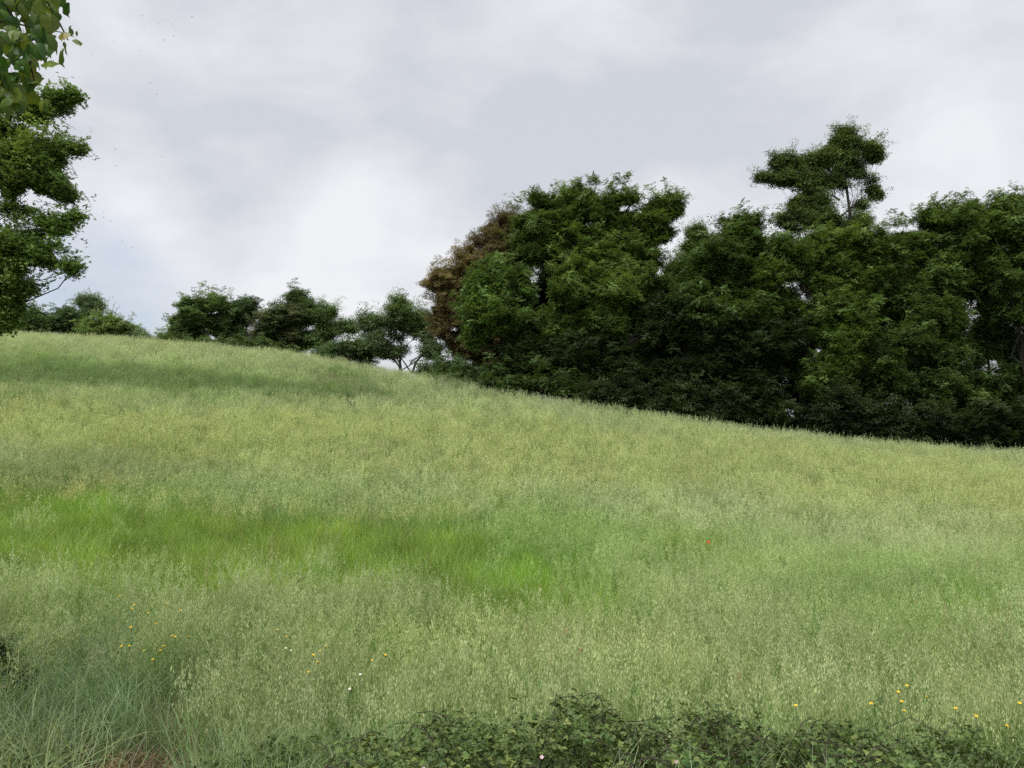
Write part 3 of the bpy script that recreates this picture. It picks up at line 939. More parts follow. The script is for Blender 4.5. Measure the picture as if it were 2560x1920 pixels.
tree("sparse_sapling", "thin see-through sapling on the hilltop in the gap left of the domed tree", "sapling",
     [(345, 835, 14, 18), (365, 845, 14, 14)], 61, G_far, NG_airy, 350, hill, dens=0.35, scale=0.8, clump=(0.4, 0.6), trunk_r=0.05, gap=0.3)
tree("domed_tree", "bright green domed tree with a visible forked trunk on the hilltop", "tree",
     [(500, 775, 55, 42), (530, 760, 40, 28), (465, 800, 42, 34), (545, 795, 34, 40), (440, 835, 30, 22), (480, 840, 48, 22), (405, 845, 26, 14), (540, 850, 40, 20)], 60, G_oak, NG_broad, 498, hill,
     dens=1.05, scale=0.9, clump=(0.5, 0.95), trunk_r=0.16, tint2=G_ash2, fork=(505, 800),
     extra_limbs=[([(505, 822), (520, 808), (545, 800)], 0.06)])
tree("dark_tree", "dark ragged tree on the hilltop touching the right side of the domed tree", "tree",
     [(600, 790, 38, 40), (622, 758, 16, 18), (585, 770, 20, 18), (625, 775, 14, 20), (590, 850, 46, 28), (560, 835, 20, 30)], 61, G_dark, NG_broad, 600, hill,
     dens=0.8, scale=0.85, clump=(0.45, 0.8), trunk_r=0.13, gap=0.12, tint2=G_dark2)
tree("spiked_tree", "broad tree on the hilltop with a leafy spike above its dark crown", "tree",
     [(690, 800, 50, 45), (735, 770, 28, 36), (735, 730, 9, 16), (742, 745, 14, 14), (765, 785, 24, 34), (720, 850, 70, 34), (655, 830, 28, 36)], 60, G_dark2, NG_broad, 735, hill,
     dens=1.0, scale=0.9, clump=(0.5, 0.9), trunk_r=0.17, tint2=(0.100, 0.118, 0.046), bare=[[(700, 765), (702, 748), (698, 738)], [(704, 765), (708, 748), (712, 742)]])
tree("ragged_tree", "ragged green tree on the hilltop just right of the leafy spike", "tree",
     [(808, 790, 22, 36), (800, 765, 10, 14), (826, 775, 10, 14), (800, 840, 40, 36), (845, 815, 16, 14), (868, 805, 16, 16), (880, 815, 10, 12)], 60, G_oak, NG_airy, 800, hill,
     dens=0.8, scale=0.85, clump=(0.4, 0.75), trunk_r=0.12, gap=0.15, tint2=G_ash)
tree("hedge_bush", "low dark bush filling the skyline between the ragged tree and the forked tree", "bush",
     [(865, 870, 45, 28), (910, 870, 40, 34), (820, 885, 40, 20)], 57, G_dark2, NG_broad, 880, hill, dens=0.8, scale=0.85, clump=(0.45, 0.8), trunk_r=0.08)
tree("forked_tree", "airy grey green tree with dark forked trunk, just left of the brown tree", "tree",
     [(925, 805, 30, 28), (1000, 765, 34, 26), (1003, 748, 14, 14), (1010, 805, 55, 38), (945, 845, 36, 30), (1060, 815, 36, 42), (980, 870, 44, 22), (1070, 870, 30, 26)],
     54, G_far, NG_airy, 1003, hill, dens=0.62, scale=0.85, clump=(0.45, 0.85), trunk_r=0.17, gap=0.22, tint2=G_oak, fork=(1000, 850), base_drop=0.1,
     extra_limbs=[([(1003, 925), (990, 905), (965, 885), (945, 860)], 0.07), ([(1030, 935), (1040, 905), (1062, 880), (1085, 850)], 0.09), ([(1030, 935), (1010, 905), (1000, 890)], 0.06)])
tree("hedge_bush", "low leafy bush at the crest of the field under the brown tree", "bush",
     [(1075, 925, 45, 24), (1120, 930, 45, 34), (1170, 945, 40, 34)], 50, G_dark2, NG_broad, 1110, hill, dens=0.8, scale=0.85, clump=(0.45, 0.8), trunk_r=0.07, gap=0.1)

for lab, bp_, lob in (("low scrub along the crest below the domed tree", 520, [(430, 852, 36, 12), (490, 860, 40, 14), (560, 868, 44, 16), (625, 876, 40, 18), (655, 868, 20, 22)]),
                      ("low scrub along the crest below the leafy spike", 760, [(680, 886, 40, 16), (740, 896, 44, 18), (800, 906, 40, 18), (850, 916, 36, 16), (900, 922, 34, 14)]),
                      ("low scrub along the crest below the brown tree", 1150, [(1075, 955, 30, 14), (1120, 962, 40, 18), (1180, 974, 40, 20), (1240, 984, 40, 20), (1300, 992, 40, 20)])):
    tree("crest_scrub", lab, "bush", lob, 58 if bp_ < 900 else 47.5, G_dark2, NG_broad, bp_, "low scrub along the crest of the field", dens=0.8, scale=0.8, clump=(0.35, 0.6), trunk_r=0.04, tint2=G_oak)

# the brown beech and the wood on the right
tree("beech_tree", "copper brown beech at the left end of the wood, behind the green ash", "tree",
     [(1230, 610, 60, 55), (1285, 580, 46, 48), (1180, 720, 60, 46), (1120, 760, 44, 36), (1185, 660, 60, 50), (1125, 705, 46, 36), (1095, 705, 30, 18), (1150, 760, 60, 48), (1250, 680, 80, 70), (1230, 790, 80, 70),
      (1120, 815, 42, 36), (1155, 850, 40, 40), (1220, 880, 60, 60)],
     51, BROWN, NG_beech, 1230, None, dens=1.05, scale=0.95, clump=(0.45, 0.85), trunk_r=0.32, tint2=BROWN2, lay=1.0, carve=0.25)
wood = "trees of the wood along the right side of the field"
tree("ash_tree", "tallest broad green ash of the wood, its many domed tops beside the brown beech", "tree",
     [(1345, 545, 50, 52), (1336, 500, 14, 22), (1370, 520, 26, 24), (1440, 525, 56, 44), (1432, 482, 26, 22), (1480, 490, 20, 26), (1500, 540, 40, 36), (1550, 525, 50, 40), (1548, 484, 26, 22), (1582, 500, 18, 24), (1628, 540, 40, 38), (1640, 505, 12, 18),
      (1672, 510, 26, 30), (1690, 505, 12, 22), (1640, 570, 40, 40), (1400, 580, 90, 60), (1540, 590, 90, 60), (1340, 620, 60, 60), (1480, 670, 90, 60), (1610, 650, 60, 55)],
     49, G_ash, NG_pinn, 1470, wood, dens=1.1, scale=1.0, clump=(0.5, 1.0), trunk_r=0.36, tint2=G_ash2)
tree("walnut_tree", "rounded fresh green tree with a pale bent trunk in front of the brown beech", "tree",
     [(1250, 680, 58, 38), (1215, 725, 62, 40), (1285, 730, 50, 46), (1190, 775, 46, 40), (1250, 790, 60, 45), (1310, 800, 40, 38), (1295, 840, 34, 34), (1200, 835, 40, 30)],
     46, (0.098, 0.166, 0.048), NG_pinn, 1330, wood, dens=1.15, scale=0.95, clump=(0.5, 0.9), trunk_r=0.17, tint2=(0.124, 0.205, 0.054), fork=(1314, 860),
     extra_limbs=[([(1330, 920), (1345, 880), (1368, 840), (1372, 800)], 0.06), ([(1335, 925), (1365, 912), (1400, 905)], 0.035)])
tree("ash_tree", "lower ash with bright hanging boughs below the tallest domed ash", "tree",
     [(1450, 680, 62, 32), (1490, 705, 44, 34), (1420, 730, 44, 30), (1590, 700, 60, 34), (1540, 745, 60, 40), (1430, 800, 62, 32), (1490, 795, 40, 26), (1540, 840, 70, 60), (1400, 850, 60, 50)],
     46.5, G_ash, NG_pinn, 1480, wood, dens=1.0, scale=0.95, clump=(0.5, 0.95), trunk_r=0.2, tint2=G_ash2)
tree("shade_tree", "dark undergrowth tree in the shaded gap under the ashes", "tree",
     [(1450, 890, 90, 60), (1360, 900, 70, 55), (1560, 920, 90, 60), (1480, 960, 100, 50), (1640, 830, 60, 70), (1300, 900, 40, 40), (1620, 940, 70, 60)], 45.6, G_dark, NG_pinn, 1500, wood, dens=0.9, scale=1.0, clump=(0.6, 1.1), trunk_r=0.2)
tree("laurel_bush", "dark layered bush at the field edge under the bent trunk", "bush",
     [(1320, 945, 50, 26), (1280, 960, 40, 20), (1370, 965, 50, 26), (1240, 940, 34, 26), (1420, 960, 50, 30)], 45, G_dark2, NG_pinn, 1330, wood, dens=0.9, scale=0.9, clump=(0.5, 0.9), trunk_r=0.07)
tree("slim_tree", "slim airy treetop standing in the gap between the two big clumps of the wood", "tree",
     [(1738, 580, 20, 24), (1758, 590, 16, 18), (1722, 610, 18, 16), (1745, 630, 30, 26), (1715, 660, 30, 26), (1690, 665, 24, 30), (1700, 710, 40, 40), (1670, 730, 40, 40), (1740, 700, 46, 50)], 52, G_oak, NG_airy, 1740, wood,
     dens=0.55, scale=0.85, clump=(0.4, 0.75), trunk_r=0.14, gap=0.15)
tree("locust_tree", "dark green tree sloping down to the gap between the wood's two clumps", "tree",
     [(1850, 570, 44, 32), (1870, 600, 60, 46), (1800, 640, 60, 48), (1755, 690, 60, 48), (1720, 750, 60, 55), (1830, 700, 90, 70), (1920, 650, 60, 60), (1780, 800, 90, 70), (1880, 790, 80, 70)],
     46, G_dark2, NG_pinn, 1800, wood, dens=1.05, scale=1.0, clump=(0.55, 1.05), trunk_r=0.26, tint2=G_ash)
tree("tall_tree", "tallest tree of the wood, airy crown and bare trunk showing against the sky", "tree",
     [(2112, 335, 20, 24), (2090, 362, 26, 24), (2130, 358, 20, 20), (2062, 385, 30, 22), (2120, 400, 40, 28), (2176, 375, 20, 22), (2188, 358, 14, 18), (2190, 392, 14, 14), (2040, 398, 26, 18), (1990, 400, 26, 16), (1945, 396, 24, 12),
      (1915, 436, 26, 10), (1960, 440, 34, 18), (2020, 450, 40, 24), (2090, 450, 34, 22), (2165, 445, 24, 18), (2190, 480, 20, 12), (2150, 510, 22, 16), (2040, 500, 40, 22), (1985, 510, 26, 16),
      (2050, 545, 50, 22), (1980, 555, 40, 24), (2150, 555, 26, 20), (2090, 570, 50, 24)],
     52, (0.090, 0.142, 0.044), NG_airy, 2105, wood, carve=0.34, limb_k=0.26, twigs=0.25, limb_every=3, dens=0.72, scale=0.9, clump=(0.4, 0.9), trunk_r=0.2, gap=0.1, fork=(2106, 360), tint2=(0.122, 0.175, 0.05),
     extra_limbs=[([(2104, 470), (2070, 420), (2030, 390), (2000, 385)], 0.07), ([(2104, 450), (2140, 400), (2180, 360)], 0.06), ([(2104, 540), (2140, 510), (2170, 480)], 0.06), ([(2100, 500), (2050, 470), (1980, 440)], 0.06)])
tree("locust_tree", "fresh green tree under the tallest tree, bright boughs hanging before dark trunks", "tree",
     [(1980, 630, 60, 42), (2060, 615, 70, 42), (2150, 620, 80, 40), (2230, 640, 60, 44), (1950, 690, 60, 36), (2080, 690, 80, 50), (2180, 690, 70, 44), (1960, 760, 56, 36), (2060, 780, 64, 46), (2130, 760, 60, 50)],
     45.5, G_ash, NG_pinn, 2010, wood, dens=1.0, scale=0.95, clump=(0.5, 0.95), trunk_r=0.2, tint2=G_ash2, gap=0.05)
tree("young_locust_tree", "low bright boughs of a young tree hanging at the middle of the right hand wood", "tree",
     [(2085, 840, 46, 36), (2140, 810, 50, 36), (2110, 880, 48, 44), (2060, 940, 46, 36), (2040, 965, 38, 20), (2090, 930, 30, 36)], 44.5, (0.112, 0.186, 0.046), NG_pinn, 2075, wood,
     dens=0.95, scale=0.9, clump=(0.45, 0.85), trunk_r=0.12, tint2=G_ash2)
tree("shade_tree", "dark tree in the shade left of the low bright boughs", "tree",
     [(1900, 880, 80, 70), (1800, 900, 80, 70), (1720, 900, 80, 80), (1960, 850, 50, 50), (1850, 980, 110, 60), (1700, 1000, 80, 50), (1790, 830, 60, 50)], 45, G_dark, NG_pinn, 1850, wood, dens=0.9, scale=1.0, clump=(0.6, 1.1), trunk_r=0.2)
tree("thin_tree", "thin straight trunk with sparse leaves standing in the gap of the right hand wood", "tree",
     [(2000, 870, 30, 50), (1985, 950, 28, 50), (2030, 820, 26, 40)], 47, G_dark2, NG_pinn, 1995, wood, dens=0.5, scale=0.9, clump=(0.45, 0.8), trunk_r=0.11, gap=0.2, fork=(1990, 760))
tree("acacia_tree", "high feathery green tree at the right end of the wood", "tree",
     [(2335, 560, 40, 30), (2330, 528, 18, 16), (2275, 580, 40, 26), (2240, 580, 40, 26), (2390, 560, 50, 36), (2470, 570, 50, 40), (2420, 548, 56, 36), (2435, 512, 18, 18), (2380, 580, 70, 44), (2300, 610, 60, 44), (2440, 610, 80, 50), (2340, 680, 70, 50), (2430, 700, 70, 50)],
     46, G_ash, NG_pinn, 2380, wood, dens=1.0, scale=0.95, clump=(0.5, 1.0), trunk_r=0.22, tint2=(0.122, 0.196, 0.056), gap=0.06)
tree("acacia_tree", "feathery green tree whose crown is cut off by the photo's right edge", "tree",
     [(2525, 525, 50, 32), (2510, 498, 18, 14), (2560, 540, 60, 50), (2590, 580, 70, 60), (2500, 690, 46, 50), (2500, 570, 60, 44), (2540, 650, 40, 40), (2600, 700, 60, 70), (2560, 780, 40, 40)],
     45, G_ash, NG_pinn, 2590, wood, dens=0.95, scale=0.95, clump=(0.5, 0.95), trunk_r=0.22, tint2=(0.122, 0.196, 0.056), gap=0.12)
tree("acacia_tree", "dark lower tree with bright boughs left of the sky gaps at the right edge", "tree",
     [(2260, 760, 60, 50), (2330, 770, 60, 50), (2270, 850, 60, 40), (2220, 900, 60, 46), (2310, 890, 60, 50), (2240, 960, 70, 50), (2380, 800, 40, 50), (2385, 890, 46, 60), (2360, 970, 60, 50), (2430, 1000, 50, 40)], 45.5, G_dark2, NG_pinn, 2280, wood,
     dens=0.95, scale=0.95, clump=(0.5, 0.95), trunk_r=0.18, tint2=G_ash)
tree("sparse_tree", "sparse tree letting sky through at the right edge of the photo", "tree",
     [(2470, 780, 50, 46), (2510, 850, 46, 46), (2440, 870, 46, 46), (2560, 900, 36, 60), (2420, 950, 56, 46), (2490, 960, 50, 46), (2560, 1010, 50, 50)], 47, G_dark2, NG_pinn, 2470, wood,
     dens=0.55, scale=0.9, clump=(0.45, 0.85), trunk_r=0.18, gap=0.25)
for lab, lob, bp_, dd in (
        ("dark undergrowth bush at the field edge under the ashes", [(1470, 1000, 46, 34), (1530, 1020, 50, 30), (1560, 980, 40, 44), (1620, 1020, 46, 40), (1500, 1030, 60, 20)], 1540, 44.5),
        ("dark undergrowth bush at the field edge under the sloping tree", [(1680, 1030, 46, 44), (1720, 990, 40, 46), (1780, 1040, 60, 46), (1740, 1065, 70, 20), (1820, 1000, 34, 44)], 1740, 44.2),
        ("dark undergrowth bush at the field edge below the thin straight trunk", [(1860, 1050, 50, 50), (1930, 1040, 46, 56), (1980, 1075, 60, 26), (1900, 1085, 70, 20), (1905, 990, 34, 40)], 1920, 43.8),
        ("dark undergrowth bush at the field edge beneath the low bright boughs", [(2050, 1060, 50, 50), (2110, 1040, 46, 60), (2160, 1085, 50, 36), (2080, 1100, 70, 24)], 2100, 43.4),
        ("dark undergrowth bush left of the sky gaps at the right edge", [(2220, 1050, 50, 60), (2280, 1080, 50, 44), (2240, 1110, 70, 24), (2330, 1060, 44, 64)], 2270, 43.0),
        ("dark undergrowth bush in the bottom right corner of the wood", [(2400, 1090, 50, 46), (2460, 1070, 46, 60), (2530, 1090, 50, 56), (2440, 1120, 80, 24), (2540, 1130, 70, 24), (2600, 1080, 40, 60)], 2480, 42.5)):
    tree("undergrowth_bush", lab, "bush", lob, dd, (0.024, 0.038, 0.012), NG_broad if bp_ % 40 else NG_pinn, bp_, "undergrowth along the edge of the wood", dens=0.6, scale=0.9, clump=(0.35, 0.75), trunk_r=0.06, tint2=(0.045, 0.066, 0.020), gap=0.15)  # tints darkened: shade of the overhanging crowns put into the leaf colour
# second row: trees standing deeper in the wood, seen as the dark between the front ones
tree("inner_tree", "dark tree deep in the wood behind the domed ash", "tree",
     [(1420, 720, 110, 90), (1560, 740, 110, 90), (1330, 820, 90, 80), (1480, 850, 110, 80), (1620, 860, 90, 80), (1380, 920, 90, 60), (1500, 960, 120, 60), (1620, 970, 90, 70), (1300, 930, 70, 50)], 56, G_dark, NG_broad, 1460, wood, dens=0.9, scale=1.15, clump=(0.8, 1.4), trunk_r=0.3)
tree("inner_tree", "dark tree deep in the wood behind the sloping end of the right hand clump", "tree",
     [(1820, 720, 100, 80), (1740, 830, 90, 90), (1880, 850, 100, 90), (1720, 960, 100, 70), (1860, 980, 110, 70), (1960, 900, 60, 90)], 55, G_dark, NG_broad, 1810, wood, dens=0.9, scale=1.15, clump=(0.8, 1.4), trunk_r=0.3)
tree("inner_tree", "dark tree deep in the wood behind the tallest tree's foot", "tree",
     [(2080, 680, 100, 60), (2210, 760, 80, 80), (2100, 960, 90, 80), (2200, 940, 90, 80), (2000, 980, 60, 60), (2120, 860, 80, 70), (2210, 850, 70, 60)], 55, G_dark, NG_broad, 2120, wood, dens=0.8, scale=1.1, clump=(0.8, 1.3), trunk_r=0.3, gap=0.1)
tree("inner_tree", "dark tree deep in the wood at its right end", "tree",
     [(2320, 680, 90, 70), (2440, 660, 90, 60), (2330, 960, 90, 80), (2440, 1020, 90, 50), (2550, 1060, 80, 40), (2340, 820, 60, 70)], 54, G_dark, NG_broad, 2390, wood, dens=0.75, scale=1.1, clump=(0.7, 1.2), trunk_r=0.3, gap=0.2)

tree("leafy_shrub", "dark small leaved shrub in tall grass at the left edge of the lower field", "shrub",
     [(-25, 1640, 40, 26), (50, 1672, 34, 20), (5, 1700, 50, 26)], 8.4, (0.150, 0.225, 0.105), NG_broad, 0, None,
     dens=0.3, scale=0.30, clump=(0.10, 0.22), trunk_r=0.02, tint2=(0.20, 0.28, 0.12), carve=0.42)

# ------------------------------------------------------------------ poplar beside the viewer, one bough hanging into the top left corner
pop = empty("poplar_tree", (-8.2, 2.6, float(ground(-8.2, 2.6)) - 0.05), "near tree whose bough of big heart shaped leaves hangs into the top left corner", "tree")
mb = MB(); mb.tube(curve_pts((-8.2, 2.6, float(ground(-8.2, 2.6)) - 0.05), (-7.9, 3.0, 7.2), 9, 0, 0.01), np.linspace(0.3, 0.1, 9), 12)
link("trunk", mb.mesh("trunk", M_bark, True), pop)


def heart_leaf(nm, mat):
    """Heart shaped leaf with a drawn out tip, hanging from the origin along -Z, folded a little at the midrib."""
    out = [(0.0, 0.0), (0.16, 0.06), (0.36, 0.0), (0.47, -0.18), (0.47, -0.36), (0.38, -0.56), (0.22, -0.76), (0.08, -0.93), (0.0, -1.10)]
    mid = [(0, 0.0), (0, -0.18), (0, -0.40), (0, -0.65), (0, -0.88), (0, -1.10)]
    mb = MB()
    curl = R.uniform(-0.1, 0.25); fold = R.uniform(0.05, 0.4)
    yv = lambda x, z: fold * abs(x) + curl * z * z + 0.05 * math.sin(9 * z + 6 * x)
    for s in (-1, 1):
        o = [(s * x, yv(x, z), z) for x, z in out]
        m = [(0, yv(0, z), z) for _, z in mid[1:-1]]
        g = 1.0
        vs_ = o + m
        k = len(o)
        fs = [(0, 1, k), (1, 2, k), (2, 3, k), (3, 4, k + 1, k), (4, 5, k + 2, k + 1), (5, 6, k + 3, k + 2), (6, 7, k + 3), (7, 8, k + 3)]
        if s < 0: fs = [f[::-1] for f in fs]
        mb.add(vs_, fs, (1, 1, 1))
    # stalk
    mb.tube([(0, 0, 0), (0.02, 0.05, 0.25), (-0.05, 0.02, 0.5)], [0.012, 0.01, 0.01], 3, (1.3, 1.3, 0.9))
    return mb.mesh(nm, mat, True)


HL = [heart_leaf("leaf", M_poplar) for _ in range(5)]; HY = [heart_leaf("leaf", M_yellowed) for _ in range(2)]
spots = [(161, 24, 36, 0), (139, 46, 28, 0), (172, 80, 28, 0), (196, 106, 26, 0), (190, 84, 14, 0), (168, 123, 32, 0), (150, 146, 46, 0), (120, 155, 50, 0), (80, 248, 44, 0), (95, 205, 30, 0),
         (98, 266, 30, 0), (27, 262, 34, 0), (80, 185, 28, 1), (158, 92, 34, 1), (96, 150, 26, 1), (138, 10, 26, 1), (45, 160, 40, 0), (128, 60, 52, 0), (105, 40, 46, 0), (60, 25, 40, 0), (110, 95, 46, 0),
         (140, 110, 44, 0), (70, 118, 44, 0), (40, 90, 40, 0), (15, 60, 40, 0), (15, 120, 44, 0), (30, 200, 42, 0), (60, 215, 40, 0), (10, 235, 40, 0), (52, 180, 34, 0)]
for _ in range(340):
    rr = R.uniform(-110, 278)
    lim = np.interp(rr, [-110, 0, 60, 100, 150, 190, 230, 278], [190, 150, 135, 130, 130, 92, 74, 52])
    spots.append((R.uniform(-60, lim), rr, R.uniform(26, 46), 0))
for i, (sx, sy, sz, yl) in enumerate(spots):
    y = R.uniform(5.4, 6.6)
    c = at(sx, sy, y)
    ln = sz * y / F
    me = HY[int(R.integers(2))] if yl else HL[int(R.integers(5))]
    o = bpy.data.objects.new("leaf", me); C.objects.link(o); o.parent = pop
    edge = R.random() < 0.22
    ang = R.uniform(-0.6, 1.2) if edge else R.normal(0, 0.7)
    e = Euler((R.normal(-0.15, 0.38), R.normal(-0.30, 0.35), (math.pi / 2 if edge else 0) + ang), 'XYZ')
    o.rotation_euler = e
    o.location = Vector(c) + e.to_matrix() @ Vector((0, 0, ln * 0.5)) - pop.location
    o.scale = (ln, ln, ln)
    if yl: o['label'] = "yellowed heart shaped leaf"
mb = MB()
for pts, r0 in (([(-300, -120), (-120, 20), (-20, 92), (40, 104), (95, 98)], 0.022), ([(-200, -200), (-40, -60), (10, 10), (45, 60), (70, 130), (85, 200)], 0.016),
                ([(-100, -150), (40, -60), (110, -10), (150, 60), (170, 100)], 0.014), ([(-150, 60), (-30, 130), (20, 190), (40, 240)], 0.012), ([(20, 60), (30, 20), (48, -30)], 0.012),
                ([(0, 55), (22, 45), (26, 38)], 0.01), ([(40, 104), (60, 120), (95, 150)], 0.008), ([(45, 60), (90, 70), (150, 80), (185, 92)], 0.007), ([(85, 200), (96, 218)], 0.006)):
    w = [at(a, b, 6.05 + 0.15 * math.sin(a * 0.05)) for a, b in pts]
    mb.tube(w, np.linspace(r0, r0 * 0.35, len(w)), 6)
link("branch", mb.mesh("branch", M_bark, True), pop)
mb = MB(); mb.tube([(-8.05, 2.8, 4.9), (-6.8, 4.2, 5.0), tuple(at(-460, -260, 6.05)), tuple(at(-300, -120, 6.05))], [0.10, 0.07, 0.04, 0.022], 8)
link("branch", mb.mesh("branch", M_bark, True), pop)
PC = []
for c, r in (((-8.6, 2.6, 7.2), (2.6, 2.4, 2.0)), ((-7.4, 3.8, 6.9), (1.5, 1.5, 1.2)), ((-9.8, 4.0, 6.4), (1.8, 1.6, 1.6)), ((-8.0, 0.8, 6.4), (1.8, 1.8, 1.6)), ((-10.6, 1.8, 5.6), (1.6, 1.8, 1.8))):
    v = R.normal(0, 1, (420, 3)); v /= np.linalg.norm(v, axis=1)[:, None]
    PC.append(np.array(c) + v * np.array(r) * (R.uniform(0.2, 1, 420) ** 0.5)[:, None])
PC = np.concatenate(PC)
nP = len(PC)
o = scatter("crown", NG_broad, PC, np.c_[R.normal(0, .4, nP), R.normal(0, .4, nP), R.uniform(0, 6.28, nP)], R.uniform(0.8, 1.2, nP), R.integers(0, 5, nP),
            np.array(G_oak)[None] * R.uniform(0.8, 1.2, (nP, 1)), M_leaf, pop)
o['kind'] = 'stuff'


# ------------------------------------------------------------------ brambles along the bottom
def trefoil(nm, mat):
    """A bramble leaf: three toothed, folded leaflets on a stalk, lying in the XY plane, tip towards +Y. One unit across."""
    mb = MB()
    for ang, L, base in ((0, 0.62, (0, 0.02)), (1.25, 0.5, (-0.02, 0)), (-1.25, 0.5, (0.02, 0))):
        ca, sa = math.cos(ang), math.sin(ang)
        fold = R.uniform(0.15, 0.45); curl = R.uniform(0.0, 0.35); tw = R.normal(0, 0.15)
        prof = [(0.0, 0.0), (0.20, 0.16), (0.27, 0.34), (0.30, 0.50), (0.23, 0.70), (0.13, 0.87), (0.0, 1.0)]
        for s in (-1, 1):
            o = [(s * x * L * (1 + R.normal(0, 0.05)), t * L, fold * x * L - curl * t * t * L + tw * s * x) for x, t in prof]
            m = [(0, t * L, -curl * t * t * L) for t in (0.34, 0.70)]
            k = len(o)
            vv = [(ca * x - sa * y + base[0], sa * x + ca * y + base[1], z) for x, y, z in o + m]
            fs = [(0, 1, k), (1, 2, k), (2, 3, k + 1, k), (3, 4, k + 1), (4, 5, k + 1), (5, 6, k + 1)]
            if s > 0: fs = [f[::-1] for f in fs]
            g = R.uniform(0.9, 1.1)
            mb.add(vv, fs, (g, g, g))
    mb.tube([(0, 0, 0), (0, -0.22, -0.05), (0.03, -0.45, -0.14)], [0.012, 0.012, 0.012], 3, (1.2, 0.9, 0.6))
    return mb.mesh(nm, mat)


TREF = [trefoil("leaf", M_bramble) for _ in range(8)]
TARR = []
for me in TREF:
    v = np.empty(len(me.vertices) * 3); me.vertices.foreach_get("co", v)
    TARR.append((v.reshape(-1, 3), [tuple(pl.vertices) for pl in me.polygons]))

TOPX = [-200, 0, 90, 200, 420, 520, 700, 850, 1000, 1150, 1300, 1450, 1600, 1720, 1850, 1950, 2050, 2150, 2250, 2400, 2560, 2760]
TOPR = [1870, 1880, 1880, 1930, 1950, 1900, 1865, 1835, 1800, 1790, 1775, 1760, 1735, 1735, 1775, 1800, 1820, 1800, 1805, 1808, 1850, 1870]


def bramble_top(x, y):
    """Height of the thicket's top: a ridge near 6 m away that falls off towards the viewer and the field."""
    pxx = 1280 + F * x / 5.95
    r = np.interp(pxx, TOPX, TOPR)
    v = (960 - r) / F
    z = (SP + v * CP) / (CP - v * SP) * 5.95
    n = 0.6 * (fbm(np.asarray(x) * 1.0 + 60, y, 0.9) - 0.5) + 0.7 * (fbm(np.asarray(x) + 13, y, 0.28) - 0.5)
    return z - 0.09 + 0.62 * n - 0.42 * np.clip(5.7 - y, 0, 3) ** 1.3 - 0.9 * np.clip(y - 6.2, 0, 3) ** 1.2


def bush(label, x0, x1, nl, y0=4.35, y1=6.9, ncane=16, flowers=0):
    xm = 0.5 * (x0 + x1)
    root = empty("bramble_bush", (xm, 5.6, float(ground(xm, 5.6))), label, "bramble", "bramble bushes along the near edge of the field")
    pts = []
    while len(pts) < nl:
        x, y = R.normal(xm, (x1 - x0) * 0.36), R.uniform(y0, y1)
        if not (x0 - 0.35 < x < x1 + 0.35): continue
        zt = float(bramble_top(x, y)); zg = float(ground(x, y))
        if zt < zg + 0.10: continue
        dep = R.exponential(0.19)
        z = zt - dep
        if R.random() < 0.08: z += R.uniform(0, 0.10)
        if vnoise(np.array([x * 1.0 + 31]), np.array([y]), 0.33)[0] < 0.36 and dep < 0.3: continue          # hollows
        if z < zg + 0.03: continue
        pts.append((dep, x, y, z))
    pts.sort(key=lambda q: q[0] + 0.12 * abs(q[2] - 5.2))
    st = MB()
    for i, (dep, x, y, z) in enumerate(pts):
        s = R.uniform(0.036, 0.078)
        e = Euler((R.normal(0.25, 0.45), R.normal(0, 0.45), R.uniform(0, 6.283)), 'XYZ')
        k = int(R.integers(8))
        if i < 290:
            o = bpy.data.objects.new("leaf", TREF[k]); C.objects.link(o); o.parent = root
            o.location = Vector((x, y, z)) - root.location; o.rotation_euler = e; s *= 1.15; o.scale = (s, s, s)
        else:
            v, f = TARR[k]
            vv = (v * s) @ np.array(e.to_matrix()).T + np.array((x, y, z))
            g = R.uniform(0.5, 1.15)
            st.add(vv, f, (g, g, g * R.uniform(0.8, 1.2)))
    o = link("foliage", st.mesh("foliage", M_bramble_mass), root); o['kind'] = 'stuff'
    for _ in range(ncane):
        xa, ya = R.uniform(x0, x1), R.uniform(5.0, 6.3)
        dx, dy = R.uniform(-1.0, 1.0), R.uniform(-0.7, 0.6)
        w = []
        for t in np.linspace(0, 1, 8):
            x, y = xa + dx * t, ya + dy * t
            zt = float(bramble_top(x, y)) + 0.03; zg = float(ground(x, y))
            w.append((x, y, zg + (max(zt - zg, 0.12)) * math.sin(min(t * 2.0, 1.9)) ** 0.8 + R.normal(0, 0.012)))
        mb = MB(); mb.tube(w, np.linspace(0.0065, 0.003, 8), 5)
        link("cane", mb.mesh("cane", M_cane, True), root)
    for _ in range(flowers):
        x, y = R.uniform(x0, x1), R.uniform(5.0, 5.7)
        z = float(bramble_top(x, y)) + 0.02
        mb = MB()
        for i in range(5):
            a = i * 1.2566
            d = np.array((math.cos(a), math.sin(a), 0.15)); s = np.array((-math.sin(a), math.cos(a), 0))
            mb.add([(0, 0, 0), d * 0.009 + s * 0.006, d * 0.015, d * 0.009 - s * 0.006], [(0, 1, 2, 3)], (0.62, 0.42, 0.48))
        o = link("flower", mb.mesh("flower", M_petal), root, Vector((x, y, z)) - root.location)
        o.rotation_euler = (R.uniform(0.3, 1.0), R.normal(0, 0.3), 0)
    return root


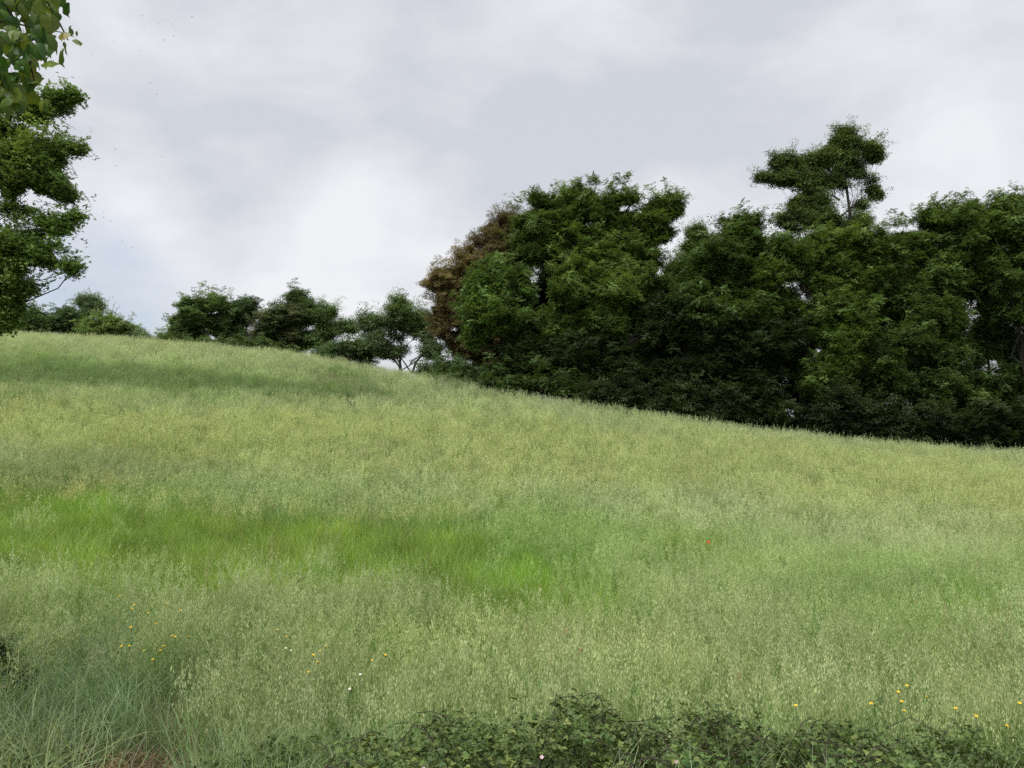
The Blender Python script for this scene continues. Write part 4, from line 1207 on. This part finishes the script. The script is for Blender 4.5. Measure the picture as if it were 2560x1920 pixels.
X = lambda px: (px - 1280) / F * 5.8
bush("bramble bush with grass through it, at the left end of the thicket", X(520), X(980), 2600, ncane=14)
bush("bramble bush with dark hollows, second from the left end of the thicket", X(960), X(1400), 4000, ncane=18, flowers=2)
bush("tallest bramble bush with long arching canes, in the middle of the thicket", X(1380), X(1840), 4600, ncane=22, flowers=1)
bush("sprawling bramble bush between the tallest one and the dark hollow at the right", X(1820), X(2220), 3600, ncane=16)
bush("yellowish bramble bush at the right end of the thicket", X(2200), X(2700), 3900, ncane=16)
bush("small low bramble in the near left corner beside the bare patch", X(-150), X(190), 1100, ncane=8)

# grass blades growing up through the thicket
q = np.c_[R.uniform(X(480), X(2650), 480), R.uniform(4.7, 6.8, 480)]
put("tall_grass", NG_flat, q, R.uniform(0.65, 1.1, 480), np.array((0.22, 0.31, 0.15))[None] * R.uniform(0.7, 1.25, (480, 1)), 5, "long pale grass blades arching up through the bramble thicket", 0.15)


# ------------------------------------------------------------------ flowers
def stem_mesh(h, r=0.0022, col=(0.10, 0.17, 0.05), bend=0.06):
    mb = MB()
    a = R.uniform(0, 6.283)
    t = np.linspace(0, 1, 5)
    mb.tube([(bend * math.cos(a) * (k * k - 1), bend * math.sin(a) * (k * k - 1), h * (k - 1)) for k in t], [r] * 5, 4, col)
    return mb.mesh("stem", M_petal, True)


def head_mesh(rad_, n, col, cup, layers=2, disc_col=None):
    mb = MB()
    for l in range(layers):
        for i in range(n):
            a = 2 * math.pi * (i + 0.5 * l) / n + R.normal(0, 0.06)
            d = np.array((math.cos(a), math.sin(a), 0)); s = np.array((-math.sin(a), math.cos(a), 0))
            rr = rad_ * (1 - 0.25 * l) * R.uniform(0.9, 1.05); z1 = cup * rr + 0.003 * l; w = rr * 3.0 / n
            g = R.uniform(0.85, 1.1)
            mb.add([(0, 0, 0.001 * l), d * rr * 0.55 + s * w + np.array((0, 0, z1 * 0.4)), d * rr + s * w * 0.6 + np.array((0, 0, z1)),
                    d * rr * 1.02 - s * w * 0.6 + np.array((0, 0, z1)), d * rr * 0.55 - s * w + np.array((0, 0, z1 * 0.4))], [(0, 1, 2, 3, 4)], tuple(np.array(col) * g))
    if disc_col is not None:
        ring = [(rad_ * 0.25 * math.cos(k), rad_ * 0.25 * math.sin(k), rad_ * 0.10) for k in np.linspace(0, 6.283, 9)[:-1]]
        mb.add(ring + [(0, 0, rad_ * 0.2)], [(i, (i + 1) % 8, 8) for i in range(8)], disc_col)
    return mb.mesh("flower_head", M_petal)


YEL = [head_mesh(0.0135, 12, (0.78, 0.56, 0.03), 0.25) for _ in range(3)]
WHT = [head_mesh(0.014, 9, (0.80, 0.78, 0.72), 0.15, 1, (0.7, 0.5, 0.05)) for _ in range(2)]
YSTEM = [stem_mesh(0.9) for _ in range(3)]


def flower(name, px, py, heads, label, cat, group, size=1.0, lift=0.02):
    c = hit(px, py, lift)
    root = empty(name, (c[0], c[1], float(ground(c[0], c[1]))), label, cat, group)
    h = c[2] - root.location.z
    o = link("flower_head", heads[int(R.integers(len(heads)))], root, (0, 0, h))
    o.rotation_euler = (R.uniform(0.15, 0.6), R.normal(0, 0.25), R.uniform(-0.3, 0.3)); o.scale = (size,) * 3
    o = link("stem", YSTEM[int(R.integers(3))], root, (0, 0, h)); o.scale = (1, 1, h / 0.9)
    return root


ORD = ("first second third fourth fifth sixth seventh eighth ninth tenth eleventh twelfth thirteenth fourteenth fifteenth sixteenth seventeenth").split()
for where, grp, sz_, lf, spots in (
        ("of the loose left cluster", "yellow flowers of the left cluster", 1.1, 0.09,
         ((299, 1490), (335, 1512), (331, 1522), (420, 1508), (451, 1526), (370, 1533), (390, 1559), (327, 1568), (431, 1589), (323, 1615), (304, 1615), (409, 1615), (360, 1627), (401, 1627), (382, 1649), (472, 1591), (438, 1592))),
        ("near the white flowers", "yellow flowers of the middle cluster", 1.05, 0.10,
         ((784, 1637), (799, 1627), (793, 1655), (772, 1680), (813, 1615), (930, 1651), (964, 1637), (694, 1574), (716, 1592))),
        ("above the bramble at the right", "yellow flowers of the right cluster", 1.05, 0.10,
         ((1989, 1764), (2178, 1759), (2246, 1730), (2254, 1754), (2267, 1714), (2316, 1742), (2260, 1777), (2389, 1771), (2440, 1790), (2517, 1815), (2549, 1758)))):
    for i, (a, b) in enumerate(sorted(spots)):
        flower("yellow_flower", a, b, YEL, ORD[i] + " from the left among the yellow flowers " + where, "flower", grp, sz_, lf)
flower("white_flower", 715, 1620, WHT, "left flower of the close white pair near the yellow flowers", "flower", "pair of white flowers", 0.9, 0.05)
flower("white_flower", 727, 1626, WHT, "right flower of the close white pair near the yellow flowers", "flower", "pair of white flowers", 0.9, 0.05)
flower("white_flower", 901, 1686, WHT, "single small white flower right of and below the yellow cluster", "flower", None, 0.9, 0.05)
flower("white_flower", 874, 1722, WHT, "lowest small white flower, just above the left end of the bramble", "flower", None, 0.9, 0.05)

# the red poppy
c = hit(1770, 1357, 0.03)
pp = empty("poppy", (c[0], c[1], float(ground(c[0], c[1]))), "lone red poppy in the middle of the oats", "poppy")
h = c[2] - pp.location.z
mb = MB()
for i in range(4):
    a = i * math.pi / 2 + 0.3
    vs_, fs = [], []
    for j in range(4):
        for k in range(5):
            t, s = j / 3, (k - 2) / 2
            w = a + s * 0.75
            r = 0.040 * math.sin(t * 1.35) * (1 - 0.12 * s * s) * (1.05 if i % 2 else 0.92)
            vs_.append((r * math.cos(w), r * math.sin(w), 0.028 * t ** 1.6 + 0.004 * math.sin(5 * s + 3 * i) * t))
    fs = [(j * 5 + k, j * 5 + k + 1, j * 5 + k + 6, j * 5 + k + 5) for j in range(3) for k in range(4)]
    mb.add(vs_, fs, (0.72, 0.05, 0.022))
o = link("flower_head", mb.mesh("flower_head", M_petal, True), pp, (0, 0, h)); o.rotation_euler = (0.65, 0.1, 0)
mb = MB(); mb.tube([(0, 0, 0), (0, 0, 0.012), (0, 0, 0.016)], [0.005, 0.006, 0.002], 7, (0.03, 0.03, 0.02))
o = link("seed_capsule", mb.mesh("seed_capsule", M_petal, True), pp, (0, 0, h)); o.rotation_euler = (0.65, 0.1, 0)
o = link("stem", YSTEM[0], pp, (0, 0, h)); o.scale = (1, 1, h / 0.9)


# grass seed heads that stand out of the crop
def seed_head(pts, label, cols, fat, group=None):
    """pts: pixel polyline from the stalk's foot to the tip; the last two spans carry the head."""
    c = hit(*pts[-3], 0.0)
    w = [at(a, b, c[1]) for a, b in pts]
    root = empty("seed_head", (w[0][0], w[0][1], float(ground(w[0][0], w[0][1]))), label, "grass stalk", group)
    mb = MB(); mb.tube([(w[0][0], w[0][1], root.location.z)] + w[:-2], np.full(len(w) - 1, 0.0022), 5, cols[0])
    link("stalk", mb.mesh("stalk", M_petal, True), root)
    mb = MB()
    a, b, d = w[-3], w[-2], w[-1]
    axis = np.concatenate([a + (b - a) * np.linspace(0, 1, 5)[:, None], b + (d - b) * np.linspace(0.2, 1, 5)[:, None]])
    mb.tube(axis, fat * np.array((0.35, 0.7, 0.95, 1, 1, 1, 0.9, 0.8, 0.6, 0.25)), 7, cols[1])
    for _ in range(46):
        i = int(R.integers(1, 9)); t = axis[i] - axis[i - 1]; t /= np.linalg.norm(t)
        v = R.normal(0, 1, 3); v -= t * (v @ t); v /= np.linalg.norm(v)
        s = np.cross(t, v)
        p0 = axis[i] + v * fat * 0.6
        mb.add([p0 - s * fat * 0.3, p0 + s * fat * 0.3, p0 + v * fat * 0.9 + t * fat * 2.2], [(0, 1, 2)], tuple(np.array(cols[1]) * R.uniform(0.8, 1.25)))
    link("head", mb.mesh("head", M_petal), root)


seed_head([(725, 1535), (729, 1500), (734, 1467), (743, 1456), (757, 1444)], "tall dark green grass stalk whose seed head bends to the right", ((0.05, 0.09, 0.03), (0.045, 0.08, 0.02)), 0.006)
seed_head([(662, 1530), (664, 1500), (666, 1475), (671, 1462), (678, 1450)], "shorter olive seed head left of the tall dark bent one", ((0.10, 0.15, 0.04), (0.10, 0.14, 0.04)), 0.006)
pk = ((0.28, 0.25, 0.13), (0.42, 0.26, 0.17))
seed_head([(1396, 1640), (1398, 1605), (1402, 1590), (1412, 1578), (1424, 1571)], "pinkish dry seed head leaning right above the bramble, upper of the pair", pk, 0.006)
seed_head([(1440, 1690), (1440, 1650), (1442, 1638), (1450, 1626), (1462, 1614)], "pinkish dry seed head leaning right above the bramble, lower of the pair", pk, 0.006)
seed_head([(1345, 1500), (1346, 1490), (1347, 1482), (1349, 1472), (1352, 1464)], "dry buff seed head below the lush grass, left of an upright pair", pk, 0.006)
seed_head([(1402, 1496), (1402, 1485), (1403, 1478), (1405, 1466), (1404, 1456)], "dry buff seed head below the lush grass, right of an upright pair", pk, 0.006)
seed_head([(1842, 1730), (1843, 1712), (1845, 1702), (1848, 1690), (1846, 1680)], "fluffy pinkish seed head standing right above the tallest bramble", pk, 0.006)

# ------------------------------------------------------------------ insects in the air
mb = MB()
mb.tube([(0, -0.009, 0), (0, -0.004, 0.001), (0, 0.003, 0.001), (0, 0.008, 0)], [0.0012, 0.003, 0.0032, 0.0018], 6)
for s in (-1, 1):
    mb.add([(0, 0, 0.003), (s * 0.014, -0.006, 0.006), (s * 0.013, 0.003, 0.006)], [(0, 1, 2)])
FLY = mb.mesh("flying_insect", M_fly)
spec = [(268, 524), (283, 515), (259, 529), (225, 534), (235, 543), (258, 544), (276, 553), (307, 602), (304, 608), (331, 619), (217, 618), (225, 618), (160, 690), (176, 699), (199, 704), (160, 725),
        (183, 740), (187, 753), (145, 677), (129, 694), (230, 135), (285, 104), (420, 50), (430, 60), (440, 75), (395, 60), (435, 90), (410, 100), (465, 100), (480, 42), (355, 40), (360, 68), (312, 86),
        (352, 128), (375, 208), (392, 236), (195, 220), (265, 277), (220, 345), (227, 320), (288, 373), (290, 415), (405, 392)]
for i, (a, b) in enumerate(spec):
    y = R.uniform(6.5, 9.0)
    o = bpy.data.objects.new("flying_insect", FLY); C.objects.link(o)
    o.location = at(a, b, y); o.rotation_euler = (R.normal(0, 0.4), R.normal(0, 0.4), R.uniform(0, 6.283)); o.scale = (0.6,) * 3
    setp(o, "tiny dark flying insect against the grey sky near the oak", "insect", "flying insects in the sky by the oak")
